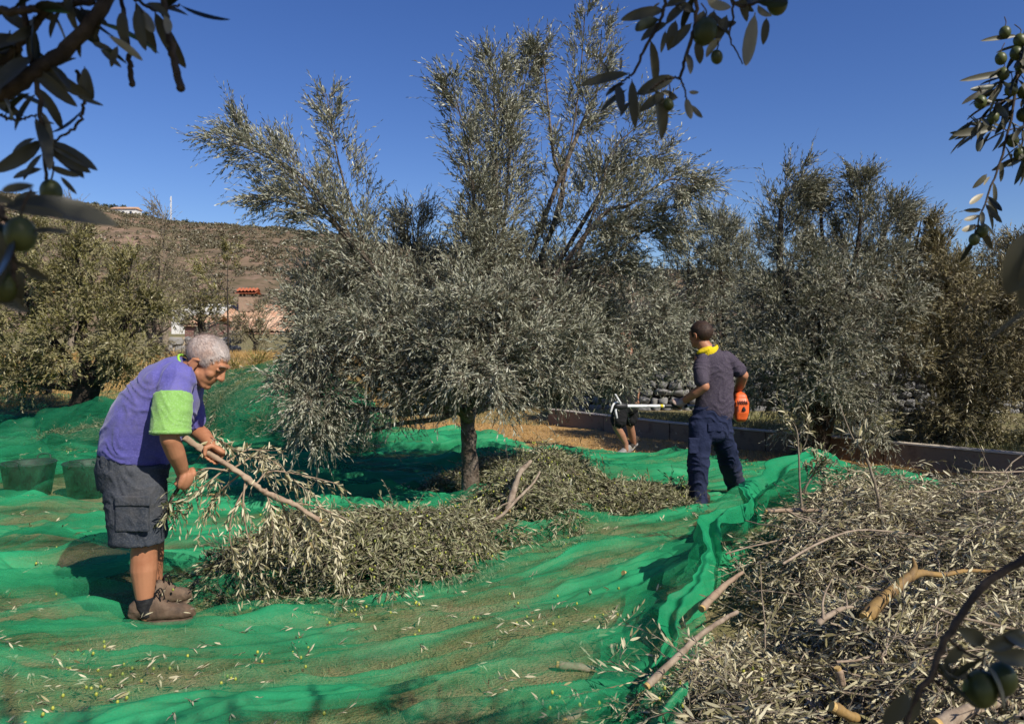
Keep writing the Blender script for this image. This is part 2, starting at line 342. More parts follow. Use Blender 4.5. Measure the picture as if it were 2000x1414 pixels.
def tree(label, Y, base, fork, tr, plumes=(), blobs=(), seed=1, leaf='leaf_dark', bark='bark_dark', name='olive_tree', group=None, cat='olive tree', trunks=None, nlimb=99, **kw):
    """base/fork are (px, py); trunk radius tr in metres"""
    rng = np.random.default_rng(seed); b = at(*base, Y); b[2] = min(b[2], float(H(b[0], b[1])))-.03; f = at(*fork, Y)
    root = thing(name, label, cat, b, group)
    g = G(); P = spline([list(b), list(b*.6+f*.4+rng.normal(0, tr*.4, 3)), list(f)], 14); rr = tr*np.interp(np.linspace(0, 1, 14), [0, .12, .5, 1], [1.5, 1.1, .92, .85])
    V, F = loft(P, rr, n=18); V = V+np.stack([noise(V[:, 2]*9, V[:, 0]*14+V[:, 1]*9, 3+k) for k in range(3)], -1)*tr*.22; g.add(V, F)
    for bl in list(blobs)[:26]:
        e = at(bl[0], bl[1], Y+bl[3]); P = limb_path(f+rng.normal(0, tr*.3, 3), e, rng); g.add(*loft(spline(P, 12), tr*.36*np.linspace(1, .12, 12)+.003, n=6))
    obj('trunk', g, M[bark], root)
    for pl in list(plumes)[:nlimb]:
        pts = [list(at(a, c, Y+d)) for a, c, d in pl[0]]
        P = spline([list(f)]+pts if np.linalg.norm(np.array(pts[0])-f) > .15 else pts, 18); g = G()
        g.add(*loft(P, tr*.33*np.linspace(1, .08, 18)**1.3+.003, n=7)); obj('limb', g, M[bark], root)
    g = G(); crown(g, rng, Y, plumes, blobs, **kw); obj('crown', g, [M[leaf], M['twig']], root)
    return root

# ------------------------------------------------------------------ ground, hill
def grid(xs, ys, zf):
    X, Y = np.meshgrid(xs, ys); Z = zf(X, Y); n, m = X.shape
    i = np.arange(n-1)[:, None]*m; j = np.arange(m-1)
    return np.stack([X, Y, Z], -1).reshape(-1, 3), np.stack([i+j, i+j+1, i+m+j+1, i+m+j], -1).reshape(-1, 4)
M['ground'] = mat('orchard_ground', (.19, .175, .075), .95, .1, [((.28, .22, .12), 2.2, .42, .62), ((.11, .12, .045), 9, .5, .68), ((.26, .20, .11), 38, .55, .72)], (60, .8, .03))
gs = np.concatenate([-np.geomspace(900, 12.4, 40), np.linspace(-12, 12, 241), np.geomspace(12.4, 900, 40)])
gy = np.concatenate([[-400, -100, -30, -10, -4], np.linspace(-2, 26, 281), np.geomspace(26.5, 1400, 60)])
tag(obj('ground', G().add(*grid(gs, gy, lambda x, y: H(x, y)+2.2*sstep(60, 200, y))), M['ground']), kind='structure')

prof = np.array([(-900, 380), (-200, 392), (100, 398), (170, 404), (230, 414), (300, 432), (360, 441), (430, 452), (550, 461), (680, 476), (900, 508), (1240, 541), (1310, 544), (1600, 552), (2100, 566), (2900, 600)], float)
def hill(x, y):
    Yc = 430.0; px = HX+x/Yc*FPX; crest = CAMZ+(HY-np.interp(px, prof[:, 0], prof[:, 1]))/FPX*Yc
    t = np.clip((y-95)/(Yc-95), 0, 1); s = t**.92*(1-.12*np.sin(t*np.pi*2))
    z = crest*s-(y > Yc)*(y-Yc)*.25
    return z-3*(1-sstep(95, 130, y))+(3.2*noise(x/55, y/70, 31)+1.1*noise(x/17, y/22, 32))*np.sin(np.clip(t, 0, 1)*np.pi)**.7+.35*noise(x/6, y/7, 33)
M['hill'] = mat('hill_soil', (.205, .142, .095), .95, .05, [((.14, .11, .065), .035, .42, .62), ((.30, .20, .15), .11, .5, .66), ((.095, .08, .045), .3, .52, .64)], coords='Object')
tag(obj('hillside', G().add(*grid(np.linspace(-420, 420, 260), np.linspace(92, 520, 200), hill)), M['hill']), kind='structure')

# scrub on the hill: uncountable low bushes
rng = np.random.default_rng(8); N = 13000
sx = rng.uniform(-330, 120, N*2); sy = 100+335*rng.random(N*2)**.8; k = noise(sx/28, sy/40, 41)+.6*noise(sx/9, sy/9, 42)+rng.normal(0, .45, N*2) > -.02
sx, sy = sx[k][:N], sy[k][:N]; n = len(sx); q = 34; sr = rng.uniform(.35, 1.1, n)*(1+sy/420)
o = rng.normal(0, 1, (n, q, 3)); o = nrm(o)*(sr[:, None, None])*np.array([1.25, 1.1, .7]); o[..., 2] = abs(o[..., 2])
B = np.stack([sx, sy, hill(sx, sy)], -1)[:, None]+o*.75; g = G()
leaves(g, B.reshape(-1, 3), rng.normal(0, 1, (n*q, 3)), rng.normal(0, 1, (n*q, 3))+[0, 0, .6], np.repeat(sr*.55, q), np.repeat(sr*.34, q), 0, np.repeat(rng.random(n), q)*.7+.3*rng.random(n*q), 0)
tag(obj('scrub', g, M['scrub']), 'low brown scrub covering the far hillside', 'scrub', kind='stuff')
def clump_tree(name, label, px, py, Y, h, wd, mt, seed, group=None, base=None, cat='tree', q=420, ls=.42):
    rng = np.random.default_rng(seed); top = at(px, py-4, Y); b = top.copy(); b[2] = float(hill(top[0], top[1]))-.3; h = max(top[2]-b[2], 3.2)
    root = thing(name, label, cat, b, group)
    obj('trunk', G().add(*loft(np.array([b-[0, 0, .6], b+[0, 0, h*.3], b+[0, 0, h*.75]]), [wd*.09, wd*.06, wd*.02], n=7)), M['bark_dark'], root)
    c = nrm(rng.normal(0, 1, (9, 3)))*rng.random((9, 1))**.4*np.array([wd*.36, wd*.36, h*.24])+b+[0, 0, h*.66]
    p = c[rng.integers(0, 9, q)]+nrm(rng.normal(0, 1, (q, 3)))*wd*.2*rng.random((q, 1))**.5; g = G()
    leaves(g, p, rng.normal(0, 1, (q, 3)), rng.normal(0, .6, (q, 3))+[0, 0, .6], ls*wd*.35, ls*wd*.14, 0, None, 0); obj('crown', g, [mt], root); return root
for i, (px, py, h, wd, lb) in enumerate([
        (186, 406, 5, 6, 'dark round pine left of the white hilltop house'), (206, 411, 4, 5, 'small dark pine just left of the white hilltop house'),
        (222, 404, 5.5, 6, 'taller dark pine touching the left end of the white hilltop house'), (238, 404, 4, 5, 'dark pine behind the roof of the white hilltop house'),
        (283, 418, 4.5, 6, 'dark pine right of the white hilltop house'), (362, 434, 4.5, 6, 'first dark pine on the ridge right of the antenna mast'),
        (376, 437, 4, 5, 'second dark pine on the ridge right of the antenna mast'), (392, 440, 5, 5.5, 'third dark pine on the ridge right of the antenna mast'),
        (409, 442, 5, 5, 'fourth dark pine on the ridge right of the antenna mast'), (423, 448, 3, 4, 'smallest dark pine, rightmost of the hilltop ridge row')]):
    clump_tree('pine_tree', lb, px, py, 430-3*(i % 3), h+1, wd, M['pine'], 60+i, 'pines along the hill ridge', q=260, ls=.5)

M['white'] = mat('white_render', (.72, .70, .66), .9, .2, ((.55, .52, .47), 1.5, .5, .8))
M['roof'] = mat('clay_tiles', (.42, .24, .15), .9, .15, ((.55, .38, .26), 1.2, .4, .65))
M['roof_red'] = mat('red_clay_tiles', (.40, .13, .065), .8, .2, ((.35, .10, .05), 3, .4, .7))
M['pink'] = mat('pink_render', (.22, .11, .09), .9, .2, ((.14, .08, .07), 1.2, .4, .7))
M['brick'] = mat('chimney_render', (.34, .24, .17), .9, .2, ((.2, .14, .1), 2, .4, .7))
M['glass'] = mat('window_glass', (.03, .035, .04), .15, .6)
M['metal_w'] = mat('white_metal', (.6, .6, .6), .5, .5)
# white house on the hilltop
c = at(247, 424, 412); z0 = float(hill(c[0], c[1]))-2.0
hs = thing('hilltop_house', 'small white house on top of the hill', 'house', (c[0], c[1], z0))
obj('wall', G().add(*box((c[0], c[1], z0+2.0), (13, 7, 5.0))), M['white'], hs, False)
obj('wall', G().add(*box((c[0]-9.6, c[1], z0+1.2), (6, 6, 3.4))), M['white'], hs, False)
obj('roof', G().add(np.array([[c[0]+a, c[1]+b, z0+h] for a, b, h in ((-7, -4.2, 4.5), (7, -4.2, 4.5), (7, 4.2, 4.5), (-7, 4.2, 4.5), (-6.4, 0, 6.1), (6.4, 0, 6.1))]), [np.array([[0, 1, 5, 4], [2, 3, 4, 5], [0, 3, 2, 1]]), np.array([[0, 4, 3], [1, 2, 5]])]), M['roof'], hs, False)
for dx in (-4, 0, 4): obj('window', G().add(*box((c[0]+dx, c[1]-3.53, z0+2.6), (1.2, .1, 1.5))), M['glass'], hs, False)
c = at(334, 420, 424); ms = thing('antenna_mast', 'thin white antenna mast on the hill ridge', 'antenna mast', c-[0, 0, 8])
g = G()
for a in range(3):
    v = np.array([math.cos(a*2.09), math.sin(a*2.09), 0])*.45
    g.add(*loft(np.array([c-[0, 0, 8]+v, c+[0, 0, 10]+v*.5]), .13, n=5))
for z in np.arange(-7.5, 10, 1.5):
    for a in range(3):
        v = [np.array([math.cos(b*2.09), math.sin(b*2.09), 0])*.43 for b in (a, a+1)]; g.add(*loft(np.array([c+v[0]+[0, 0, z], c+v[1]*.9+[0, 0, z+1.3]]), .08, n=4))
obj('lattice', g, M['metal_w'], ms)
for z in (5, 8.5): obj('antenna_panel', G().add(*box(c+[0, -.6, z], (.5, .3, 1.8))), M['metal_w'], ms, False)

# tiled roof house, white buildings and pink outbuilding behind the left trees
def roof_mesh(x0, x1, y0, y1, z0, z1, t=.14, rows=26):
    """two pitches of half-round tiles running down the slope"""
    g = G(); ym = (y0+y1)/2; xs = np.linspace(x0, x1, rows*8+1); prof_ = abs(np.sin(np.linspace(0, rows*np.pi, rows*8+1)))*.09
    for ya, za, yb, zb in ((y0, z0, ym, z1), (ym, z1, y1, z0)):
        V = np.array([[x, ya+(yb-ya)*s, za+(zb-za)*s+p] for s in np.linspace(0, 1, 5) for x, p in zip(xs, prof_)]); m = len(xs)
        i = np.arange(4)[:, None]*m; j = np.arange(m-1); g.add(V, np.stack([i+j, i+j+1, i+m+j+1, i+m+j], -1).reshape(-1, 4))
    g.add(np.array([[x0, y0, z0-t], [x1, y0, z0-t], [x1, y1, z0-t], [x0, y1, z0-t], [x0, ym, z1-t], [x1, ym, z1-t]]), [np.array([[0, 1, 5, 4], [4, 5, 2, 3]])]); return g
Yh = 52.0; a = at(406, 648, Yh); b = at(580, 600, Yh); zg = .8
hs = thing('tiled_house', 'house with broad pale clay tiled roof beyond the orchard', 'house', ((a[0]+b[0])/2, Yh+4, zg))
x0, x1 = a[0], b[0]+3; ze = a[2]; zr = at(0, 597, Yh+4)[2]
obj('wall', G().add(*box(((x0+x1)/2, Yh+4.2, (zg+ze)/2-.6), (x1-x0-.8, 7.0, ze-zg+1.2))), M['white'], hs, False)
rf = obj('roof', roof_mesh(x0, x1, Yh, Yh+8.4, ze, zr), M['roof'], hs)
q = at(485, 594, Yh+3.4); k1 = np.array([q[0], Yh+3.4, 0])
ch = obj('chimney', G().add(*box(k1+[0, 0, q[2]+.0], (1.05, 1.0, 1.1))), M['brick'], rf, False)
for dx in (-.42, .42):
    for dy in (-.38, .38): obj('vent_post', G().add(*box(k1+[dx, dy, q[2]+.70], (.14, .14, .32))), M['bark_dark'], rf, False)
obj('chimney_cap', roof_mesh(k1[0]-.75, k1[0]+.75, k1[1]-.7, k1[1]+.7, q[2]+.86, q[2]+1.10, rows=6), M['roof_red'], rf)
for lb, px0, px1, py, Yw, hh in (('low white building glimpsed between the trees left of the tiled roof', 335, 438, 597, 60, 3.2), ('white building glimpsed right of the tiled roof', 524, 560, 609, 58, 3)):
    a = at(px0, py, Yw); b = at(px1, py, Yw); r_ = thing('white_building', lb, 'building', ((a[0]+b[0])/2, Yw+2, a[2]-hh))
    obj('wall', G().add(*box(((a[0]+b[0])/2, Yw+2, a[2]-hh/2), (b[0]-a[0], 4, hh))), M['white'], r_, False)
    obj('parapet', G().add(*box(((a[0]+b[0])/2, Yw+2, a[2]+.06), (b[0]-a[0]+.2, 4.2, .12))), M['white'], r_, False)
    obj('window', G().add(*box((a[0]+(b[0]-a[0])*.35, Yw-.02, a[2]-1.3), (.9, .06, .9))), M['glass'], r_, False)
a = at(358, 632, 44); b = at(405, 632, 44)
r_ = thing('outbuilding', 'dark pink walled outbuilding behind the retaining wall', 'building', ((a[0]+b[0])/2, 46, .9))
obj('wall', G().add(*box(((a[0]+b[0])/2, 46, a[2]/2), (b[0]-a[0], 3.6, a[2]))), M['pink'], r_, False)
obj('roof', roof_mesh(a[0]-.15, b[0]+.15, 44, 48, a[2], a[2]+.5, rows=9), M['roof'], r_)
obj('door', G().add(*box(((a[0]*.3+b[0]*.7), 44.17, a[2]-1.25), (.8, .06, 1.9))), M['bark_dark'], r_, False)

# stone walls
M['stone'] = leafmat('wall_stone', (.15, .135, .115), (.40, .36, .30), (.2, .2, .2), trans=0, rough=.95, spec=.1)
M['stone_pale'] = leafmat('pale_wall_stone', (.36, .29, .21), (.58, .50, .40), (.2, .2, .2), trans=0, rough=.95, spec=.1)
M['mortar'] = mat('wall_core', (.05, .045, .04), .95, .1)
M['mortar_p'] = mat('pale_mortar', (.42, .35, .26), .95, .1, ((.3, .24, .17), 3, .4, .7))
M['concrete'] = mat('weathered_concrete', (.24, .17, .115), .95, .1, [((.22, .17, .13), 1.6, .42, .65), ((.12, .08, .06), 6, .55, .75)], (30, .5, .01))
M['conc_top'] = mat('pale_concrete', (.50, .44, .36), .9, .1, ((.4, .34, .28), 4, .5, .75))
def stone_face(g, p0, p1, z0, z1, sz, rng, gap=.93, front=None):
    """rubble: one lump per stone set in rows on a line from p0 to p1"""
    p0 = np.array([*p0, 0.]); p1 = np.array([*p1, 0.]); L = np.linalg.norm(p1-p0); d = (p1-p0)/L; nn = np.array([d[1], -d[0], 0]); z = z0
    while z < z1:
        h = min(sz*rng.uniform(.7, 1.25), z1-z+.02); x = rng.uniform(-sz, 0)
        while x < L:
            wd = sz*rng.uniform(.6, 2.1); c = p0+d*(x+wd/2)+np.array([0, 0, z+h/2+rng.normal(0, h*.06)])
            V, F = ell((0, 0, 0), (wd*.5*gap, .09, h*.5*gap), n=8, m=6); V = np.sign(V)*abs(V/np.array([wd*.5, .09, h*.5]))**.5*np.array([wd*.5, .09, h*.5])*gap
            V = V+rng.normal(0, sz*.09, V.shape); a = rng.normal(0, .12); V = V@np.array([[math.cos(a), 0, math.sin(a)], [0, 1, 0], [-math.sin(a), 0, math.cos(a)]])
            g.add(c+V[:, :1]*d-V[:, 1:2]*nn*-1+V[:, 2:]*np.array([0, 0, 1]), F, 0, rng.random()); x += wd
        z += h
def wall_thing(name, label, p0, p1, z0, z1, th, sz, ms, mm, seed, capm=None, caph=.07):
    rng = np.random.default_rng(seed); p0 = np.array(p0, float); p1 = np.array(p1, float); d = (p1-p0)/np.linalg.norm(p1-p0); ang = math.atan2(d[1], d[0]); c = (p0+p1)/2; L = np.linalg.norm(p1-p0); back = np.array([-d[1], d[0]])
    r = thing(name, label, 'wall', (*c, z0))
    cc = c+back*(th/2+.03); ax = rotz(ang)
    obj('wall_core', G().add(*box((*cc, (z0+z1)/2-.2), (L, th, z1-z0+.4-.02), ax)), mm, r, False)
    g = G(); stone_face(g, p0, p1, z0-.15, z1-.03, sz, rng); obj('stone_facing', g, [ms], r, True)
    if capm: obj('coping', G().add(*box((*(c+back*th*.5), z1+caph/2), (L, th+.16, caph), ax)), capm, r, False)
    return r
wall_thing('retaining_wall', 'pale sunlit stone retaining wall behind the grey haired man', at(300, 0, 24)[:2], at(452, 0, 25.5)[:2], .85, 1.62, .5, .26, M['stone_pale'], M['mortar_p'], 3)
wall_thing('retaining_wall', 'low rubble edge of the track right of the grey haired head', at(455, 0, 19.5)[:2], at(600, 0, 19.5)[:2], .80, .98, .4, .1, M['stone'], M['mortar_p'], 4)
wall_thing('stone_wall', 'dark dry stone wall behind the raised bed and the man in navy', (1.2, 14.6), (10.5, 13.6), .1, .93, .5, .17, M['stone'], M['mortar'], 5)
a = at(1296, 0, 14.6); b = at(1392, 0, 14.5)
tag(obj('concrete_slab', G().add(*box(((a[0]+b[0])/2, 14.75, 1.02), (b[0]-a[0]+1.2, .62, .14))), M['concrete'], None, False), 'weathered concrete slab lying on top of the dry stone wall', 'slab')
# pale track on the left terrace
M['track'] = mat('pale_track', (.40, .33, .25), .95, .1, ((.30, .23, .15), 1.5, .4, .65))
V, F = grid(np.linspace(-16, -2.2, 60), np.linspace(20.6, 22.8, 8), lambda x, y: H(x, y)+.03); tag(obj('track', G().add(V, F), M['track']), kind='structure')
M['dry_soil'] = mat('dry_ochre_soil', (.44, .27, .11), .95, .1, [((.30, .19, .08), 3, .4, .65), ((.20, .17, .07), 9, .55, .72)], (50, .7, .02))
sx_ = np.linspace(-3.5, 7.4, 90); V = np.array([[x, y, 0] for t in np.linspace(0, 1, 24) for x in sx_ for y in [(np.interp(x, [-3.5, -.5, 1, 3.2, 4.8, 7.4], [12.6, 11.2, 9.6, 8.8, 6.8, 5.2]))*(1-t)+t*np.interp(x, [-3.5, .82, 2.4, 5.6, 7.4], [14.6, 13.5, 11.4, 8.15, 6.3])]])
V[:, 2] = H(V[:, 0], V[:, 1])+.006; i = np.arange(23)[:, None]*90; j = np.arange(89)
tag(obj('soil', G().add(V, np.stack([i+j, i+j+1, i+91+j, i+90+j], -1).reshape(-1, 4)), M['dry_soil']), kind='structure')
# low concrete kerb wall with pale top, in bays
kp = [gnd(1075, 829)[:2], gnd(1312, 861)[:2], (5.6, 8.25), (7.2, 6.55)]
kr = thing('kerb_wall', 'low concrete kerb wall with pale top edge beside the dry grass', 'wall', (*kp[1], 0))
for i in range(3):
    p, q = np.array(kp[i]), np.array(kp[i+1]); L = np.linalg.norm(q-p); d = (q-p)/L; m_ = max(1, int(L/1.15))
    for k in range(m_):
        c = p+d*(k+.5)*L/m_; ax = rotz(math.atan2(d[1], d[0])); ll_ = L/m_-.012
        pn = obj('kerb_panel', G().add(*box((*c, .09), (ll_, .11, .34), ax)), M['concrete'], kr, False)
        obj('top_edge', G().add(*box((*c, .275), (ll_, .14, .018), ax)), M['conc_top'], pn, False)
# a leaning limb at the raised bed
M['dry'] = leafmat('dry_grass_blade', (.26, .15, .04), (.62, .39, .13), (.45, .30, .12), trans=.2)
M['grass'] = leafmat('grass_blade', (.08, .10, .03), (.30, .28, .12), (.28, .27, .12), trans=.2)
M['weed'] = leafmat('weed_leaf', (.10, .10, .02), (.42, .34, .05), (.3, .26, .08), trans=.25)
def blades(name, label, n, xf, hmin, hmax, mt, seed, wd=.006, lean=.5, zf=None):
    rng = np.random.default_rng(seed); x, y = xf(rng, n); n = len(x); z = H(x, y) if zf is None else zf(x, y)
    B = np.stack([x, y, z-.003], -1); D = rng.normal(0, lean, (n, 3)); D[:, 2] = 1; g = G(); L = rng.uniform(hmin, hmax, n)
    leaves(g, B, D, rng.normal(0, 1, (n, 3)), L, wd, 0, np.clip(.5+.35*noise(x*1.5, y*1.5, 7)+rng.normal(0, .22, n), 0, 1), 0)
    tag(obj(name, g, [mt]), label, 'grass', kind='stuff')
def near_grass(rng, n):
    Y = 2.6+5.5*rng.random(n)**1.5; x = (rng.random(n)*2300-1200)/1500*Y; k = noise(x*1.3, Y*1.3, 77)+.5*noise(x*5, Y*5, 78)+rng.normal(0, .2, n) > -.05; return x[k], Y[k]
blades('grass', 'sparse green and straw grass beneath the net', 60000, near_grass, .015, .05, M['grass'], 1, .0028, .7)
def dry_strip(rng, n):
    Y = rng.uniform(6.3, 20, n); x = rng.uniform(-4.5, 7.2, n); k = ((x+Y < 13.7) & (x+Y > 10.2)) | ((Y > 13.3) & (x < 1)); return x[k], Y[k]
blades('dry_grass', 'dry ochre grass strip in front of the kerb wall', 75000, dry_strip, .025, .09, M['dry'], 2, .008, .8)
def bank(rng, n):
    Y = rng.uniform(13, 20, n); x = rng.uniform(-12, -2.2, n); return x, Y
blades('dry_grass', 'dry yellow grass on the terrace behind the grey haired man', 45000, bank, .05, .22, M['dry'], 3, .009, .6)
def bed(rng, n):
    x = rng.uniform(1, 9, n); t = rng.uniform(.35, 2.5, n); y = 13.9-x+t*1.414; k = (y < 13.5) & (y > 6); return x[k], y[k]
blades('bed_grass', 'green and brown weeds on the raised bed above the kerb', 26000, bed, .03, .13, M['grass'], 4, .009, .6)

# ------------------------------------------------------------------ olive trees
DN = 1.0
main_plumes = [
    ([(880, 740, .1), (790, 600, -.1), (660, 440, -.2), (560, 330, -.25), (418, 262, -.3)], 80, 24, 400),
    ([(680, 470, 0), (600, 410, -.2), (487, 378, -.3)], 55, 24, 170),
    ([(640, 400, 0), (520, 300, .1), (450, 240, .1)], 40, 26, 120),
    ([(760, 600, .2), (700, 440, .2), (662, 320, .1), (638, 185, .1)], 75, 18, 230),
    ([(790, 600, .3), (810, 500, .4), (800, 415, .4)], 80, 34, 300),
    ([(905, 740, 0), (925, 520, -.1), (925, 380, -.2), (905, 250, -.3), (880, 160, -.35)], 60, 20, 340),
    ([(925, 740, 0), (962, 500, 0), (970, 330, 0), (965, 200, 0), (962, 120, .05)], 70, 24, 640),
    ([(940, 740, .1), (985, 430, .2), (1000, 260, .2), (1040, 100, .25)], 60, 16, 420),
    ([(950, 720, .2), (1050, 520, .3), (1100, 360, .3), (1130, 180, .3), (1143, 20, .3)], 52, 26, 230),
    ([(1090, 420, .3), (1080, 300, .2), (1068, 180, .2), (1060, 95, .2)], 30, 18, 80),
    ([(1130, 260, .3), (1165, 180, .4), (1175, 60, .4)], 34, 24, 130),
    ([(960, 740, -.1), (1090, 580, -.1), (1165, 400, -.2), (1200, 290, -.2), (1290, 215, -.2)], 62, 26, 300),
    ([(1150, 450, -.2), (1230, 400, -.3), (1310, 350, -.3), (1345, 375, -.3)], 68, 32, 250),
    ([(1160, 400, .1), (1200, 330, .1), (1300, 300, .1)], 50, 26, 150),
    ([(1180, 520, -.1), (1260, 450, -.1), (1330, 440, -.1)], 60, 30, 200)]
dn = (0, 0, -.35)
main_blobs = [
    (620, 540, 50, -.1, 140), (640, 620, 70, -.3, 280), (595, 600, 34, -.2, 90), (620, 690, 50, -.5, 200, dn), (625, 780, 52, -.6, 220, dn), (615, 830, 30, -.6, 80, dn), (565, 750, 28, -.6, 50, dn),
    (680, 700, 70, -.3, 240), (700, 560, 90, .3, 330), (760, 660, 95, -.5, 380), (770, 750, 52, -.5, 180, dn), (840, 560, 100, .1, 380), (850, 720, 75, -.8, 280, dn), (860, 640, 90, .7, 260),
    (930, 520, 85, 0, 320), (960, 640, 105, -.7, 430), (940, 740, 55, -.9, 170, dn), (1000, 740, 60, .3, 170), (1040, 540, 90, .2, 330), (1060, 660, 95, -.3, 360), (1090, 735, 48, .3, 120, dn),
    (1130, 560, 85, .4, 300), (1160, 650, 80, .4, 270), (1190, 480, 60, 0, 170), (1230, 600, 75, .7, 240), (1250, 690, 52, .9, 140), (1300, 650, 55, .9, 130), (1320, 700, 38, .9, 60), (720, 800, 26, -.4, 40, dn), (1180, 720, 36, .8, 70, dn), (1208, 738, 32, .4, 80, dn), (1222, 700, 40, .4, 90)]
tree('large silvery olive tree with a single dark trunk rising from the green net', 7.05, (921, 990), (912, 800), .08, main_plumes, main_blobs, seed=11, leaf='leaf_main', bark='bark', depth=1.15, dens=1.5*DN, ll=.054, per=15, L0=.28, up=.45, shape=1, lw=.21)
# mossy stub on the left of the trunk fork is modelled with the trunk's first limb above; a second short limb
o = [x for x in bpy.data.objects if x.name == 'olive_tree'][0]
g = G(); P = spline([list(at(915, 815, 7.0)), list(at(893, 790, 6.95)), list(at(872, 752, 6.9)), list(at(862, 700, 6.9))], 12)
g.add(*loft(P, np.linspace(.06, .03, 12), n=10)); obj('limb', g, M['bark_moss'], o)

R = 'olive trees beyond the right worker'
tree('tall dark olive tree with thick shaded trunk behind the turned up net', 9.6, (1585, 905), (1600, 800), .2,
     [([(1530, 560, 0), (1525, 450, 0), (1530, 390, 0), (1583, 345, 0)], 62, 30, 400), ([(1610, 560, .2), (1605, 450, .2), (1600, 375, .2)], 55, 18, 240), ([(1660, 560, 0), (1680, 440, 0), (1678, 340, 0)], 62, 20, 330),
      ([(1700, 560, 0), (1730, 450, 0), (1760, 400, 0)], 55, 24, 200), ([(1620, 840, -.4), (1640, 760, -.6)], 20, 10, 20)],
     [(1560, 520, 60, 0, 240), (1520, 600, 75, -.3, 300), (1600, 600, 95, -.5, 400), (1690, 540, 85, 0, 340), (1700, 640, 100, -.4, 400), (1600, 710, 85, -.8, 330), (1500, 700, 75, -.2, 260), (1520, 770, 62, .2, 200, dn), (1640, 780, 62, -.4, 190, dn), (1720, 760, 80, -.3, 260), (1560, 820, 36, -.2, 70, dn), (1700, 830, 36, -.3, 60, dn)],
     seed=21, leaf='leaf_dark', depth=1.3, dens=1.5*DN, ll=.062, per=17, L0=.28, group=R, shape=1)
tree('broad olive tree with reddish brown foliage at the picture right edge', 9.8, (1850, 900), (1860, 810), .15,
     [([(1780, 560, .1), (1790, 480, .1), (1800, 425, .1)], 50, 24, 170), ([(1850, 560, 0), (1840, 510, 0), (1835, 465, 0)], 42, 16, 110), ([(1950, 600, 0), (1990, 520, 0), (1995, 470, 0)], 42, 20, 120)],
     [(1800, 560, 75, 0, 280), (1870, 580, 90, -.3, 360), (1950, 570, 80, 0, 300), (1820, 680, 90, -.4, 350), (1920, 680, 95, -.5, 380), (2010, 640, 80, -.2, 250), (1800, 790, 75, -.3, 240), (1900, 790, 80, -.4, 270), (1990, 760, 85, -.4, 280), (2040, 700, 80, 0, 180)],
     seed=22, leaf='leaf_warm', depth=1.3, dens=1.7*DN, ll=.064, per=17, L0=.26, group=R, shape=1)
tree('paler grey olive tree directly behind the man in navy', 12.2, (1425, 835), (1420, 770), .13,
     [([(1410, 560, 0), (1400, 480, 0), (1400, 425, 0)], 65, 30, 330), ([(1350, 600, 0), (1345, 520, 0), (1350, 470, 0)], 50, 26, 170), ([(1450, 560, .2), (1440, 500, .2), (1432, 440, .2)], 45, 20, 150)],
     [(1400, 540, 62, 0, 230), (1450, 590, 70, .2, 240), (1380, 640, 75, -.2, 280), (1330, 590, 58, .2, 170), (1320, 660, 60, 0, 190), (1440, 690, 66, 0, 210), (1370, 720, 45, -.3, 110), (1290, 560, 34, .2, 60)],
     seed=23, leaf='leaf_main', depth=1.2, dens=1.8*DN, ll=.066, per=16, L0=.27, group=R)
fill = [(1270, 690, 15, 'olive tree partly hidden behind the right side of the big silvery olive', 'leaf_main', [(1260, 640, 70, 0, 300), (1210, 690, 60, 0, 230), (1310, 700, 50, 0, 150), (1240, 580, 45, 0, 150)]),
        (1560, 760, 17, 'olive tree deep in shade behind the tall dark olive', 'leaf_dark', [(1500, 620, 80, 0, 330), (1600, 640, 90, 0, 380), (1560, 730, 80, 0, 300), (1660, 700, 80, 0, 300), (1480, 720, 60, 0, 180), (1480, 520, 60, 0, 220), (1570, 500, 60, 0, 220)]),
        (1760, 760, 16.5, 'bushy olive tree filling the gap between the dark and the reddish olive', 'leaf_warm', [(1730, 620, 80, 0, 330), (1800, 640, 90, 0, 380), (1780, 740, 80, 0, 300), (1740, 520, 60, 0, 220), (1650, 530, 60, 0, 220), (1820, 520, 50, 0, 170)]),
        (1940, 770, 17, 'olive tree showing over the top of the reddish olive', 'leaf_warm', [(1900, 600, 90, 0, 380), (1990, 640, 90, 0, 380), (1940, 740, 90, 0, 330), (1930, 530, 50, 0, 190), (1860, 540, 50, 0, 170), (2000, 530, 50, 0, 170)]),
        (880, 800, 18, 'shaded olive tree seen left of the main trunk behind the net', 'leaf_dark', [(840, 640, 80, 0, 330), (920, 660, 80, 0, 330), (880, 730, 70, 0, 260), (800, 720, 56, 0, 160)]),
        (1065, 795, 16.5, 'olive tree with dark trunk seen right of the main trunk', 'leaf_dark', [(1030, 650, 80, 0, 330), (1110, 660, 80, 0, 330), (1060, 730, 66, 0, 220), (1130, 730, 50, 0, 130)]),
        (690, 760, 21, 'distant olive tree seen through the hanging left side of the main crown', 'leaf_warm', [(660, 640, 66, 0, 230), (720, 660, 60, 0, 230), (690, 600, 60, 0, 180), (620, 620, 50, 0, 130)])]
for i, (px, py, Y, lb, lf, bl) in enumerate(fill):
    tree(lb, Y, (px, py+20), (px+4, py-50), .16, [], bl, seed=40+i, leaf=lf, dens=1.2*DN, ll=.095, per=14, L0=.4, group='olive trees along the back of the orchard', rad=.004)
